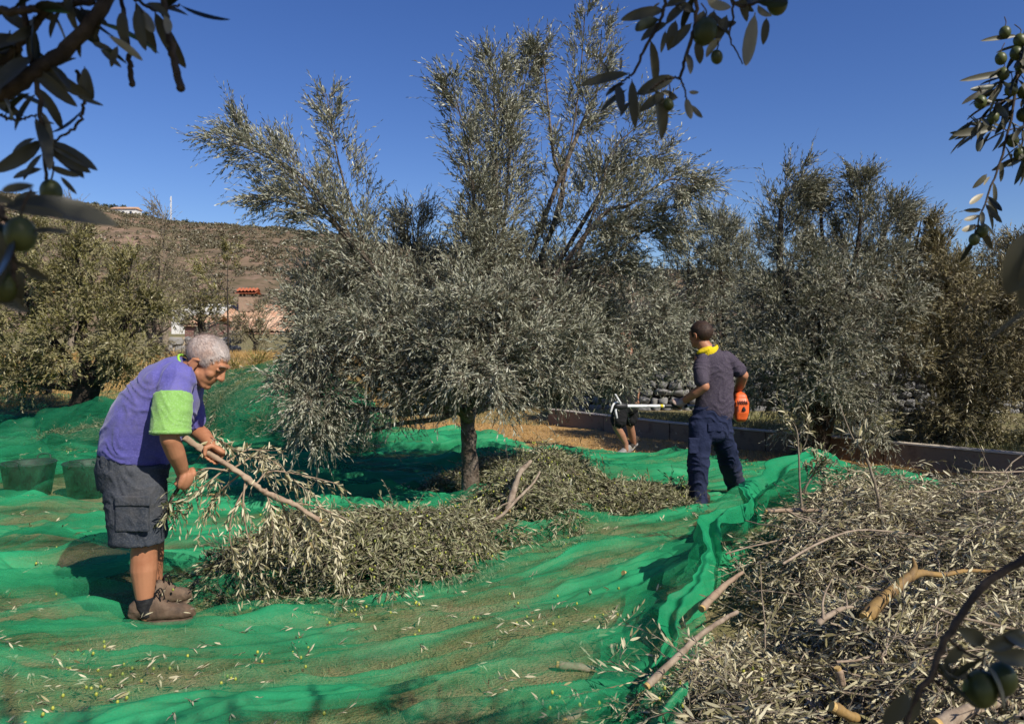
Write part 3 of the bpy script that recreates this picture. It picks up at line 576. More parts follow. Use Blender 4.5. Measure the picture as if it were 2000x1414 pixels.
# left side
Lg = 'trees on the left terrace'
tree('big yellowish olive tree with dark leaning trunk left of the grey haired man', 11.6, (150, 850), (172, 755), .21,
     [([(60, 600, 0), (50, 500, 0), (55, 440, 0)], 60, 26, 170), ([(160, 600, 0), (150, 500, 0), (150, 430, 0)], 60, 26, 190), ([(250, 620, 0), (250, 560, 0), (260, 500, 0)], 50, 24, 130)],
     [(50, 560, 90, 0, 300), (150, 560, 90, 0, 300), (230, 590, 70, 0, 230), (50, 670, 90, -.2, 300), (160, 660, 90, -.3, 320), (250, 670, 66, -.2, 220), (80, 725, 44, -.3, 110), (236, 730, 38, -.3, 80), (20, 740, 44, -.3, 90), (290, 610, 45, 0, 110), (-40, 620, 80, 0, 150)],
     seed=31, leaf='leaf_yellow', depth=1.2, dens=1.5*DN, ll=.06, per=16, L0=.27, group=Lg, lw=.3, shape=1)
tree('green almond tree in front of the pink outbuilding', 21, (392, 660), (392, 628), .1, [], [(385, 560, 48, 0, 170), (420, 590, 40, 0, 130), (350, 600, 40, 0, 130), (395, 610, 32, 0, 80)], seed=32, leaf='leaf_yellow', name='almond_tree', cat='tree', dens=1.1*DN, ll=.08, per=13, L0=.3, lw=.34, group=Lg, rad=.004)
tree('thin yellow green sapling against the brown hillside', 20, (446, 640), (444, 560), .022, [([(444, 560, 0), (446, 500, 0), (452, 476, 0)], 26, 14, 60), ([(440, 570, 0), (410, 530, 0), (395, 510, 0)], 22, 14, 46)], [], seed=33, leaf='leaf_yellow', name='sapling', cat='tree', dens=DN, ll=.09, per=12, L0=.3, lw=.36, group=Lg, rad=.004)
tree('small round olive tree on the far track, two thin trunks', 25, (500, 696), (500, 668), .09, [], [(490, 640, 36, 0, 150), (525, 625, 36, 0, 150), (510, 655, 26, 0, 70), (468, 630, 26, 0, 80)], seed=34, leaf='leaf_warm', dens=1.2*DN, ll=.09, per=13, L0=.3, group=Lg, rad=.004)
tree('low dark olive bush at the left of the far track', 26, (440, 672), (440, 655), .08, [], [(430, 640, 30, 0, 110), (455, 650, 26, 0, 80), (415, 655, 24, 0, 60)], seed=35, leaf='leaf_dark', dens=1.1*DN, ll=.09, per=13, L0=.3, group=Lg, rad=.004)
tree('olive tree behind the big yellowish one, right side', 17.5, (300, 720), (300, 660), .14, [], [(300, 560, 60, 0, 230), (330, 640, 55, 0, 190), (270, 620, 60, 0, 180), (310, 500, 34, 0, 80), (350, 700, 24, 0, 40)], seed=36, leaf='leaf_warm', dens=1.1*DN, ll=.075, per=13, L0=.3, group=Lg, rad=.004)
tree('olive tree behind the big yellowish one, far left side', 18, (60, 740), (60, 660), .14, [], [(40, 500, 70, 0, 260), (110, 510, 60, 0, 220), (190, 520, 50, 0, 170), (0, 600, 80, 0, 200)], seed=37, leaf='leaf_yellow', dens=1.1*DN, ll=.08, per=13, L0=.3, group=Lg, rad=.004)
for lb, pl, sd in (('tall thin bare topped poplar left, against the sky', [([(137, 560, 0), (136, 470, 0), (134, 376, 0)], 50, 16, 270)], 38), ('tall thin bare topped poplar right, in front of the hill', [([(322, 600, 0), (320, 500, 0), (316, 400, 0)], 46, 12, 250)], 39)):
    x = pl[0][0][0][0]; tree(lb, 24, (x, 700), (x, 560), .1, pl, [], seed=sd, leaf='leaf_warm', bark='twig', name='poplar_tree', cat='poplar', dens=DN, ll=.07, per=9, L0=.55, lw=.4, group='poplars on the left', rad=.007)
def bushes(lb, name, specs, Y, lf, seed, **kw):
    rng = np.random.default_rng(seed)
    g = G(); crown(g, rng, Y, [], specs, **kw); return tag(obj(name, g, [M[lf], M['twig']]), lb, 'shrub')
bushes('orange brown shrubs below the big yellowish olive tree', 'shrub', [(20, 770, 36, 0, 90), (70, 760, 36, 0, 90), (110, 765, 26, 0, 50)], 13.5, 'leaf_warm', 51, ll=.06, L0=.2, lw=.3)
bushes('yellow flowering weeds behind the mound of net', 'weed_clump', [(500, 722, 26, 0, 110), (545, 718, 26, 0, 110), (460, 728, 20, 0, 60), (590, 735, 26, 0, 60)], 14.5, 'weed', 52, ll=.05, L0=.22, lw=.3)
bushes('pale cut twigs heaped behind the net beside the bent head', 'brush_heap', [(430, 768, 24, 0, 90), (470, 750, 22, 0, 80), (400, 782, 20, 0, 60)], 12.6, 'leaf_cut', 53, ll=.06, L0=.2)
for i, (px, py, r, Y, lb) in enumerate([(1750, 835, 32, 10.2, 'low leafy shrub on the raised bed, left one of three'), (1820, 848, 32, 9.8, 'low leafy shrub on the raised bed, middle one of three'), (1930, 850, 40, 9.3, 'low leafy shrub on the raised bed, right one of three')]):
    bushes(lb, 'bed_shrub', [(px, py, r, 0, 110), (px+40, py+6, r*.8, 0, 70)], Y, 'leaf_yellow', 55+i, ll=.045, L0=.16, lw=.4)

# crown of the olive tree the photograph is taken under: it shades the hanging sprays
rng = np.random.default_rng(71)
cr = thing('olive_tree', 'olive tree overhead whose crown shades the near hanging sprays', 'olive tree', (2.2, -2.4, 0))
g = G(); g.add(*loft(spline([[2.2, -2.4, -.1], [2.1, -2.3, .9], [1.8, -1.9, 1.9], [1.3, -1.0, 2.9]], 14), np.linspace(.2, .07, 14), n=14))
for e in ([-.6, .3, 3.2], [.3, .5, 3.3], [1.5, .6, 3.2], [2.6, -.1, 3.1], [1.2, -1.6, 3.5]): g.add(*loft(limb_path([1.5, -1.3, 2.6], e, rng), np.linspace(.05, .012, 7), n=7))
obj('trunk', g, M['bark'], cr)
cs = np.array([[-.5, -.2, 3.1], [.1, -.1, 3.0], [.7, .05, 2.9], [1.3, .1, 2.8], [1.9, .1, 2.7], [2.4, -.2, 2.8], [.3, -.6, 3.3], [1.0, -.5, 3.2], [1.7, -.6, 3.1], [2.5, -.8, 3.0], [-1.0, -.3, 3.2], [1.7, .35, 2.6], [.2, -1.2, 2.6], [1.0, -1.3, 2.4], [-.8, -1.2, 2.5], [1.9, -1.2, 2.2], [2.4, -.4, 1.9], [-1.5, -1.0, 2.2], [-1.6, -.6, 2.8], [0, -1.5, 1.9], [1.2, -1.6, 1.7], [-1.0, -1.5, 1.7]])
n = 6500; k = rng.integers(0, len(cs), n); P0 = cs[k]+nrm(rng.normal(0, 1, (n, 3)))*rng.random((n, 1))**.5*np.array([.46, .36, .32]); g = G()
shoots(g, rng, P0, rng.normal(0, 1, (n, 3)), rng.uniform(.15, .35, n), per=14, ll=.075, shape=0)
obj('crown', g, [M['leaf_dark'], M['twig']], cr)

# two more olives of the row, standing just right of the frame: they throw the shade that lies on the kerb and the dark tree
for lb, x, y, hh, sd in (('olive tree of the row just outside the frame, shading the kerb', 7.0, 6.5, 3.3, 91), ('olive tree of the row further right, shading the reddish olive', 9.0, 7.7, 3.4, 92)):
    rng = np.random.default_rng(sd); r = thing('olive_tree', lb, 'olive tree', (x, y, 0), R)
    g = G().add(*loft(spline([[x, y, -.1], [x+.1, y, .7], [x, y+.1, 1.4]], 10), np.linspace(.2, .13, 10), n=14)); cs = np.stack([x+rng.uniform(-1.35, 1.5, 22), y+rng.uniform(-1.4, 1.3, 22), rng.uniform(1.3, hh-.5, 22)], -1)
    for c in cs[:9]: g.add(*loft(limb_path([x, y+.1, 1.3], c, rng), np.linspace(.07, .015, 7), n=6))
    obj('trunk', g, M['bark'], r); n = 2600; k = rng.integers(0, 22, n); g = G()
    shoots(g, rng, cs[k]+nrm(rng.normal(0, 1, (n, 3)))*rng.random((n, 1))**.5*.45, rng.normal(0, 1, (n, 3))+[0, 0, .3], rng.uniform(.15, .35, n), per=14, ll=.075)
    obj('crown', g, [M['leaf_dark'], M['twig']], r)

# ------------------------------------------------------------------ green nets
def bump(x, y, cx, cy, rx, ry, h, a=0, p=2):
    c, s = math.cos(a), math.sin(a); u = ((x-cx)*c+(y-cy)*s)/rx; v = (-(x-cx)*s+(y-cy)*c)/ry
    return h*np.exp(-(np.abs(u)**p+np.abs(v)**p))
FEET = [(*gnd(310, 1215)[:2], .28), (*gnd(335, 1180)[:2], .24), (*gnd(1363, 992)[:2], .2), (*gnd(1442, 970)[:2], .2), (-.37, 7.0, .25)]
TUBS = [(*gnd(56, 968)[:2],), (*gnd(176, 968)[:2],)]
def pile_bumps(spec):
    out = []
    for px, py, rx, ry, h, a in spec:
        q = gnd(px, py); out.append((q[0], q[1], rx, ry, h, a))
    return out
MIDPILE = pile_bumps([(515, 1140, .32, .32, .26, 0), (620, 1142, .46, .45, .40, 0), (725, 1135, .46, .45, .42, .1), (835, 1110, .45, .42, .34, .2), (930, 1070, .42, .36, .34, .2), (1030, 1045, .42, .4, .55, .3), (1065, 1000, .4, .4, .50, .3)])
BACKPILE = pile_bumps([(900, 960, .35, .3, .16, 0), (980, 955, .5, .36, .32, 0), (1070, 945, .5, .34, .30, 0)])
SIDEPILE = pile_bumps([(1175, 1000, .36, .30, .24, 0), (1270, 1000, .36, .28, .22, 0), (1320, 985, .16, .16, .18, 0)])
BIG = [(1.9, 2.9, .85, .75, .42, 0), (2.5, 3.4, 1.1, .9, .50, 0), (2.2, 4.2, .95, .75, .50, 0), (3.1, 4.4, 1.2, 1.0, .58, 0), (2.5, 5.0, .8, .65, .44, 0), (3.6, 5.4, 1.1, .8, .42, 0), (1.35, 3.2, .5, .5, .14, 0), (1.2, 2.5, .5, .5, .2, 0), (4.2, 6.2, .9, .7, .30, 0), (1.7, 2.3, .8, .5, .42, 0), (.95, 2.75, .5, .5, .26, 0), (.85, 2.35, .5, .4, .25, 0), (2.6, 5.5, .7, .5, .40, 0)]
MOUND = [(-3.5, 11.1, 1.25, .8, .92, .1), (-2.7, 11.2, .8, .7, .60, 0), (-5.3, 10.6, 1.2, .7, .35, 0), (-2.35, 9.9, .5, .5, .28, 0)]
def hpile(x, y, B):
    z = np.zeros_like(np.asarray(x, float))
    for cx, cy, rx, ry, h, a in B:
        c, s = math.cos(a), math.sin(a); u = ((x-cx)*c+(y-cy)*s)/rx; v = (-(x-cx)*s+(y-cy)*c)/ry
        z = np.maximum(z, h*np.sqrt(np.maximum(0, 1-(u*u+v*v))))
    return z
def slope_v(x, y): return y-.30*x-.16*np.maximum(0, x+1.0)**2*sstep(8.5, 5.5, y)
def wrinkle(x, y, s=0, amp=1.0):
    v = slope_v(x, y)+.22*noise(x*.8, y*.8, 90+s)
    n1 = noise(x*.45+3, v*2.1, 91+s); n2 = noise(x*.9, v*4.6, 92+s); n3 = noise(x*2.4, v*9.5, 93+s)
    ab = lambda q: np.sqrt(q*q+.0012)-.015
    n4 = noise(x*2.6+v*3.4, v*2.2-x*.8, 99+s); r1 = np.clip(1-ab(n1)*3.0, 0, 1)**1.7; r2 = np.clip(1-ab(n2)*3.4, 0, 1)**1.5; r3 = np.clip(1-ab(n3)*3, 0, 1)+1.1*np.clip(1-ab(n4)*5, 0, 1)*sstep(.0, .4, noise(x*.8, v*1.1, 98+s))
    lf = sstep(-.35, .45, noise(x*.6, y*.6, 94+s))
    z = amp*(.10*r1*(.35+lf)+.055*r2*(.4+lf)+.016*r3+.035*(noise(x*1.4, v*1.6, 95+s)+.5)+.006*noise(x*9, v*22, 96+s))
    dens = .02+.8*sstep(-.15, .5, noise(x*.55, v*1.7, 97+s)+.35*noise(x*1.3, v*4, 98+s))+.3*r1+.2*r2
    return np.maximum(z, 0), np.clip(dens, 0, 1), r1*(.4+lf)
def net_thing(name, label, xs, ys, zf, keep, mt, disp=.045, dens=None, s=0, amp=1.0):
    X, Y = np.meshgrid(xs, ys); wz, dn_, r1 = wrinkle(X, Y, s, amp)
    foot = np.ones_like(X)
    for cx, cy, r in FEET: foot *= 1-np.exp(-((X-cx)**2+(Y-cy)**2)/r**2)
    Z = zf(X, Y)+wz*foot+.012; Xd = X+disp*.35*r1*foot; Yd = Y-disp*r1*foot
    if dens is not None: dn_ = dens(X, Y, dn_)
    n, m = X.shape; i = np.arange(n-1)[:, None]*m; j = np.arange(m-1)
    F = np.stack([i+j, i+j+1, i+m+j+1, i+m+j], -1).reshape(-1, 4)
    k = keep(X+.12*noise(X*2, Y*2, 3)+.03*noise(X*9, Y*9, 4), Y+.12*noise(X*2, Y*2, 8)+.03*noise(X*9, Y*9, 9)).ravel(); F = F[k[F].all(1)]
    g = G(); g.add(np.stack([Xd, Yd, Z], -1), F, 0, dn_.ravel())
    V = g.V[0]; used = np.zeros(len(V), bool); used[F] = True; re = np.cumsum(used)-1
    g.V = [V[used]]; g.T = [g.T[0][used]]; g.F = [re[F]]; g.n = int(used.sum())
    return tag(obj(name, g, [mt]), label, 'net')
def tub_cover(x, y):
    z = 0*x
    for cx, cy in TUBS: z = np.maximum(z, .37*np.exp(-(((x-cx)/.36)**6+((y-cy)/.36)**6)))
    return z*1.0
edge = np.array([(-14, 12.4), (-7, 12.2), (-5, 13.2), (-3.2, 13.7), (-2.4, 13.6), (-1.9, 12.4), (-.8, 12.0), (-.5, 11.8), (0, 10.7), (.55, 10.3), (1.3, 9.9), (2.3, 9.6), (3.2, 9.1), (4.0, 8.1), (4.8, 7.0), (8, 5)], float)
gd = np.array([gnd(1235, 1440)[:2], gnd(1262, 1330)[:2], gnd(1300, 1265)[:2], gnd(1345, 1180)[:2], (1.75, 4.9), (2.5, 5.9), (2.9, 6.7), (4, 6.9), (6, 6.4)])  # pile's left foot
crest = spline([(*at(1225, 1440, 2.95),), (*at(1250, 1330, 3.25),), (*at(1312, 1195, 3.7),), (*at(1358, 1070, 4.2),), (*at(1415, 1000, 4.75),), (*at(1480, 942, 5.35),), (*at(1560, 878, 5.95),), (*at(1640, 903, 6.3),), (*at(1720, 940, 6.5),), (*at(1800, 975, 6.6),)], 300)
footp = spline([(*gnd(1130, 1450),), (*gnd(1150, 1380),), (*gnd(1175, 1280),), (*gnd(1220, 1195),), (*gnd(1250, 1110),), (*gnd(1330, 1055),), (*gnd(1400, 1015),), (*gnd(1470, 985),), (*gnd(1650, 975),), (*gnd(1790, 985),)], 300)
T_ = np.linspace(0, 1, 70)[None]; s_ = np.linspace(0, 1, 300)[:, None]
def main_keep(x, y):
    k = y < np.interp(x, edge[:, 0], edge[:, 1])
    return k & (x < 6.3) & ((y > 6.0) | (x < np.interp(y, crest[:, 1], crest[:, 0])+.12))
def main_z(x, y):
    return np.maximum(H(x, y), 0)+.05*sstep(6, 10, y)*(noise(x*.7, y*.5, 88)+.4)+tub_cover(x, y)+bump(x, y, -.2, 6.35, .75, .22, .13, .35)+bump(x, y, -3.0, 5.2, .8, .16, .16, -.5)+bump(x, y, -3.9, 4.75, .7, .3, .10, .3)+.85*hpile(x, y, BIG)*sstep(3.2, 1.0, x)+.2*sstep(12.2, 13.4, y)*sstep(-3.4, -2.6, x)*sstep(-1.2, -1.9, x)
def main_d(x, y, d):
    t = sum(np.exp(-(((x-cx)/.5)**2+((y-cy)/.5)**2)) for cx, cy in TUBS); near_pile = np.exp(-((x-1.0)/.5)**2)*sstep(4.6, 3.8, y)
    d = np.clip(d+.30*sstep(6, 9, y)-.16*sstep(5.0, 4.0, y)-.55*np.clip(t, 0, 1)-.3*near_pile, 0, 1)
    return d
def warp(a, b, n, p=1.0): return a+(b-a)*np.linspace(0, 1, n)**p
net_thing('ground_net', 'wide green harvest net spread wrinkled over the grass under the olive tree', np.concatenate([np.linspace(-12.5, -4.6, 160, endpoint=False), np.linspace(-4.6, 3.4, 520, endpoint=False), np.linspace(3.4, 6.4, 60)]), warp(2.3, 14.6, 820, 1.5), main_z, main_keep, M['net'], dens=main_d)
def mound_z(x, y): return H(x, y)+hpile(x, y, MOUND)*1.05+.10
mound_keep = lambda x, y: (x > -7.2) & (x < -1.75-.2*noise(y*2, x*0+1, 5)) & (y > 9.0+.25*noise(x*1.3, x*0, 6)) & (y < 12.4)
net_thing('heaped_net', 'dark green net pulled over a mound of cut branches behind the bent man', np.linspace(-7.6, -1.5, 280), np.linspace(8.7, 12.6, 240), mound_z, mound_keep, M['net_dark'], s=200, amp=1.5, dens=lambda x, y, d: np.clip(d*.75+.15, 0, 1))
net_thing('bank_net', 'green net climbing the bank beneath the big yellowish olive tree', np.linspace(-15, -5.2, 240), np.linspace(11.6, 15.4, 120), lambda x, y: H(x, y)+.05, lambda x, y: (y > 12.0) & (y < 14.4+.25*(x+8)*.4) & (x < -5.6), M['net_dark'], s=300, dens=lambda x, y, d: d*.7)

# net edge pulled up over the left flank of the big pile: a standing sheet with falling folds
dirx = nrm(crest-footp)
rise = (T_**2.3); tx = (np.sin(T_*np.pi/2)**.85*1.04)[..., None]
P = footp[:, None]*(1-tx)+crest[:, None]*tx
P[..., 2] = footp[:, None, 2]+.02+(crest[:, None, 2]-footp[:, None, 2])*rise+.05*np.sin(T_*np.pi)
f1 = noise(s_*9+0*T_, T_*1.2+s_*2, 301); f2 = noise(s_*26+T_*2, T_*1.5, 302); fold = .15*f1+.09*f2+.03*noise(s_*60, T_*4, 303)
nn_ = nrm(np.cross(np.gradient(crest, axis=0), [0, 0, 1.])); env = (.25+.75*np.sin(np.clip(T_, 0, 1)*np.pi*.75))
P = P-nn_[:, None]*(fold*env)[..., None]; P[..., 2] = np.maximum(P[..., 2]+.05*f1*env, .03)
# beyond the crest the edge rolls over and down the pile side
T2 = np.linspace(0, 1, 34)[None, 1:]; wv = (.09+.07*noise(s_*5, s_*0, 305))*(1+1.2*sstep(.45, .7, s_)); Q = crest[:, None]+nn_[:, None]*(T2*wv)[..., None]; Q[..., 2] -= T2*wv*.35+.06*np.sin(T2*np.pi*2+s_*30)*T2+.0
Q = Q+(P[:, -1:]-crest[:, None])*(1-T2[..., None]*.6)
A_ = np.concatenate([P, Q], 1); n, m = A_.shape[:2]; i = np.arange(n-1)[:, None]*m; j = np.arange(m-1)
g = G(); g.add(A_, np.stack([i+j, i+j+1, i+m+j+1, i+m+j], -1).reshape(-1, 4), 0, np.clip(.35+.5*np.concatenate([f1+0*T_, f1[:, :1]+0*T2+.5], 1)+0*A_[..., 0], 0, 1).ravel())
tag(obj('turned_up_net', g, [M['net_over']]), 'green net edge drawn up in folds over the flank of the large branch pile', 'net')

# ------------------------------------------------------------------ rubber tubs under the net
M['rubber'] = mat('black_rubber', (.022, .022, .022), .6, .4, ((.05, .048, .04), 6, .5, .75))
for (cx, cy), lb in zip(TUBS, ('black rubber harvest tub under the net, at the picture edge', 'black rubber harvest tub under the net, nearer to the man in shorts')):
    r = thing('rubber_tub', lb, 'tub', (cx, cy, 0), 'rubber tubs under the net'); th = np.linspace(0, 2*np.pi, 33)[:-1]; rows = [(.0, 0), (.19, 0), (.235, .3), (.245, .31), (.235, .32), (.222, .3), (.18, .02), (0, .02)]
    V = np.array([[cx+a*math.cos(t), cy+a*math.sin(t), b+.01] for a, b in rows for t in th]); i = np.arange(7)[:, None]*32; j = np.arange(32); j2 = (j+1) % 32
    obj('bucket', G().add(V, np.stack([i+j, i+j2, i+32+j2, i+32+j], -1).reshape(-1, 4)), M['rubber'], r)
    for s in (-1, 1):
        P = spline([[cx-.07, cy+s*.235, .31], [cx-.05, cy+s*.25, .365], [cx+.05, cy+s*.25, .365], [cx+.07, cy+s*.235, .31]], 12); obj('handle', G().add(*loft(P, .009, n=8)), M['rubber'], r)

# ------------------------------------------------------------------ heaps of cut branches
def heap(name, label, B, n, seed, mt, per=13, ll=.06, L=(.15, .34), low=.25, olives=0, shape=1, base=None, up=.35, ext=1.06, om='olive_y', tw=.0022, wts=None, zmin=.03, group=None, tint=(0, 1), rough_=.3, bare=0):
    rng = np.random.default_rng(seed); A = np.array([b[2]*b[3] for b in B]); k = rng.choice(len(B), n*2, p=A/A.sum()); Bk = np.array(B)[k]
    rr = np.sqrt(rng.random(n*2))*ext; th = rng.random(n*2)*2*np.pi; u, v = rr*np.cos(th)*Bk[:, 2], rr*np.sin(th)*Bk[:, 3]; c, s = np.cos(Bk[:, 5]), np.sin(Bk[:, 5])
    x = Bk[:, 0]+u*c-v*s; y = Bk[:, 1]+u*s+v*c; hs_ = hpile(x, y, B)*(1+rough_*noise(x*2.6, y*2.6, seed)); z0 = H(x, y) if base is None else base(x, y)
    z = z0+zmin+hs_*(low+(1-low)*rng.random(n*2)**.45)
    if B is BIG: q_ = (x > np.interp(y, crest[:, 1], crest[:, 0])+.10) & ((noise(x*4.5, y*4.5, 55)+.6*noise(x*11, y*11, 56)+rng.normal(0, .22, n*2) > -.12) | (rng.random(n*2) < .12)); x, y, z = x[q_], y[q_], z[q_]
    if B is MIDPILE: q_ = noise(x*3.2, y*3.2, 58)+.5*noise(x*8, y*8, 59)+rng.normal(0, .25, len(x)) > -.15; x, y, z = x[q_], y[q_], z[q_]
    n = min(n, len(x)); x, y, z = x[:n], y[:n], z[:n]
    gx = (hpile(x+.05, y, B)-hpile(x-.05, y, B))/.1; gy_ = (hpile(x, y+.05, B)-hpile(x, y-.05, B))/.1
    D = rng.normal(0, 1, (n, 3)); D[:, 2] = D[:, 2]*.35+.12; Nn = nrm(np.stack([-gx, -gy_, np.ones(n)], -1)); D = D-Nn*((D*Nn).sum(1)[:, None])*.75
    fl = nrm(np.array([.6, .3, 0])); D = nrm(D)+fl*noise(x*1.3, y*1.3, seed+1)[:, None]*1.2
    g = G(); shoots(g, rng, np.stack([x, y, z], -1), D, rng.uniform(*L, n), per=per, ll=ll, shape=shape, bend=(0, 0, -.18), up=up, rad=tw, clump=np.clip(.5+.6*noise(x*2.5, y*2.5, seed+2)+rng.normal(0, .15, n), 0, 1), tint=tint)
    if bare:   # long bare twigs lying through the heap
        K = 9; q = rng.choice(np.nonzero(x[:n] > np.interp(y[:n], crest[:, 1], crest[:, 0])+.5)[0], bare); d = nrm(np.stack([rng.normal(.5, 1, bare), rng.normal(.3, 1, bare), rng.normal(.02, .14, bare)], -1)); Lb = rng.uniform(.25, .9, bare); t = np.linspace(-.5, .5, K)
        Pb = np.stack([x[q], y[q], z[q]+.02], -1)[:, None]+d[:, None]*(t*Lb[:, None])[..., None]; Pb = Pb+(rng.normal(0, .10, (bare, 1, 3))*((t*2)**2)[None, :, None])*Lb[:, None, None]+rng.normal(0, .004, (bare, K, 3)); Pb[..., 2] = np.maximum(Pb[..., 2], hpile(Pb[..., 0], Pb[..., 1], B)*.9)
        twigs(g, Pb, np.linspace(1, .35, K)[None]*rng.uniform(.002, .0065, (bare, 1)), 3, 5)
    if olives:
        V0, F0 = ell((0, 0, 0), (.0065, .0065, .0085), n=7, m=5)
        for q in rng.integers(0, n, olives):
            V = V0@rotz(rng.random()*6)+np.array([x[q], y[q], z[q]+.015])+rng.normal(0, .03, 3); g.add(V, F0, 2)
    ms = [M[mt], M['twig'], M[om], M['wood_pale']]
    return tag(obj(name, g, ms), label, 'branch pile', group, 'stuff')
heap('branch_pile', 'large pile of silvery dry olive prunings filling the lower right corner', BIG, 13500, 61, 'leaf_cut', per=14, ll=.050, L=(.14, .42), low=.25, tw=.0028, up=.25, rough_=.65, bare=420)
heap('branch_pile', 'long low heap of leafy olive cuttings with yellow olives before the trunk', MIDPILE, 4300, 62, 'leaf_mid', per=14, ll=.052, L=(.12, .28), olives=900)
heap('branch_pile', 'heap of olive cuttings right behind the main trunk', BACKPILE, 1300, 63, 'leaf_mid', per=14, ll=.055, L=(.12, .3), olives=120)
heap('branch_pile', 'heap of olive cuttings at the feet of the man in navy', SIDEPILE, 1150, 64, 'leaf_mid', per=14, ll=.055, L=(.12, .3), olives=200)
heap('branch_pile', 'cut branches showing pale through the dark mound of net', MOUND, 3200, 65, 'leaf_mid', per=13, ll=.07, L=(.2, .4), shape=0, low=.6, ext=1.15)
heap('branch_pile', 'small heap of pale stripped twigs behind the hips of the bent man', [(*gnd(165, 868)[:2], .5, .4, .22, 0), (*gnd(190, 855)[:2], .3, .3, .34, 0)], 420, 66, 'leaf_cut', per=7, ll=.05, L=(.15, .3), tint=(.5, 1), tw=.004)
# litter: loose leaves, twiglets and fallen olives on the nets
rng = np.random.default_rng(67); n = 1500; Y = 2.7+9*rng.random(n)**1.6; X = (rng.random(n)*1700-1100)/1500*Y; k = noise(X*1.1, Y*1.1, 401)+rng.normal(0, .25, n) > .02; X, Y = X[k], Y[k]
wz, _, _ = wrinkle(X, Y); Z = main_z(X, Y)+wz+.02; n = len(X); g = G(); shoots(g, rng, np.stack([X, Y, Z], -1), np.stack([rng.normal(0, 1, n), rng.normal(0, 1, n), rng.normal(0, .12, n)], -1), rng.uniform(.02, .09, n), per=4, ll=.045, shape=1, wob=.15, rad=.0012)
q = nrm(rng.normal(0, 1, (2, 3)))
V0, F0 = ell((0, 0, 0), (.0065, .0065, .0085), n=7, m=5)
for i in range(0, n, 5):
    for _ in range(rng.integers(1, 4)): g.add(V0@rotz(rng.random()*6)+np.array([X[i], Y[i], Z[i]-.004])+rng.normal(0, .05, 3)*[1, 1, 0], F0, 2)
tag(obj('leaf_litter', g, [M['leaf_cut'], M['twig'], M['olive_y']]), 'loose leaves, twig tips and yellow olives fallen on the net', 'litter', kind='stuff')

# single cut limbs that stand out
def cut_limb(label, pts, r0, r1, mt='wood', forks=(), end=True, seed=0, leafy=0, name='cut_branch', cat='cut branch', leafm='leaf_cut', ll=.06):
    P = spline([list(at(*p)) for p in pts], 24); rng = np.random.default_rng(seed+500); root = thing(name, label, cat, P[0])
    def knob(P, r):
        V, F = loft(P, r*(1+.10*noise(np.linspace(0, 7, len(P)), np.full(len(P), seed*1.), 5)), n=10, caps=True); return V+np.stack([noise(V[:, 0]*22, V[:, 2]*22, seed+k) for k in range(3)], -1)*r[0]*.22, F
    g = G().add(*knob(P, np.linspace(r0, r1, 24))); side = []
    for i, (f, rr) in enumerate(forks):
        Q = spline([list(at(*p)) for p in f], 12); g.add(*knob(Q, np.linspace(rr, rr*.3, 12))); side.append(Q)
    obj('stem', g, M[mt], root)
    if end:
        d = nrm(P[0]-P[1]); c = P[0]+d*r0*.92; V, F = loft(np.array([c-d*r0*.5, c+d*.004]), [r0*.86]*2, n=14, caps=False); obj('cut_face', G().add(V, F), M['cut_end'], root, False)
    if leafy:
        allp = np.vstack([P[8:]]+side); k = rng.integers(0, len(allp), leafy); g = G()
        shoots(g, rng, allp[k], nrm(P[-1]-P[0])*.9+rng.normal(0, .6, (leafy, 3))+[0, 0, .1], rng.uniform(.1, .26, leafy), per=9, ll=ll, shape=2, bend=(0, 0, -.3), rad=.002)
        obj('leaves', g, [M[leafm], M['twig']], root)
    return root
cut_limb('thick ochre peeled limb with sawn end lying on the large pile', [(1697, 1198, 2.95), (1735, 1160, 3.0), (1775, 1128, 3.05), (1800, 1118, 3.08), (1840, 1122, 3.12), (1900, 1113, 3.2), (1970, 1120, 3.3)], .026, .004, 'wood_ochre', [([(1778, 1128, 3.05), (1786, 1108, 3.06), (1783, 1090, 3.06)], .018)], seed=1)
cut_limb('long pale bare pole leaning on the near left flank of the large pile', [(1268, 1335, 2.85), (1330, 1275, 2.95), (1380, 1230, 3.05), (1440, 1195, 3.15)], .015, .008, 'wood_pale', [([(1320, 1285, 2.94), (1370, 1290, 2.95), (1420, 1275, 3.0)], .006)], seed=2)
cut_limb('reddish brown limb stub at the left edge of the large pile', [(1374, 1185, 3.5), (1400, 1158, 3.6), (1425, 1135, 3.7), (1450, 1118, 3.8)], .019, .009, 'wood', seed=3)
cut_limb('long thin limb lying across the upper left of the large pile', [(1500, 998, 4.6), (1570, 996, 4.6), (1620, 1000, 4.55), (1690, 1010, 4.55), (1760, 1018, 4.5)], .014, .007, 'wood', [([(1620, 1000, 4.55), (1660, 1020, 4.45), (1680, 1035, 4.4)], .010)], seed=4)
cut_limb('upright forked sprig on top of the large pile', [(1727, 1040, 4.3), (1720, 1000, 4.3), (1710, 950, 4.3), (1690, 890, 4.3), (1665, 855, 4.3), (1640, 790, 4.3)], .012, .003, 'twig', [([(1690, 890, 4.3), (1680, 860, 4.28), (1690, 845, 4.27)], .004)], end=False, seed=5, leafy=9)
cut_limb('slim leafy sprig standing left on the pile beside the net fold', [(1566, 995, 4.9), (1562, 940, 4.9), (1560, 890, 4.9), (1556, 840, 4.9), (1540, 815, 4.9)], .008, .003, 'twig', [([(1560, 890, 4.9), (1575, 860, 4.9), (1580, 830, 4.9)], .003)], end=False, seed=6, leafy=16)
cut_limb('bushy green sprig at the left shoulder of the large pile', [(1570, 960, 5.0), (1585, 930, 5.0), (1600, 905, 5.0)], .008, .003, 'twig', end=False, seed=16, leafy=26, leafm='leaf_mid')
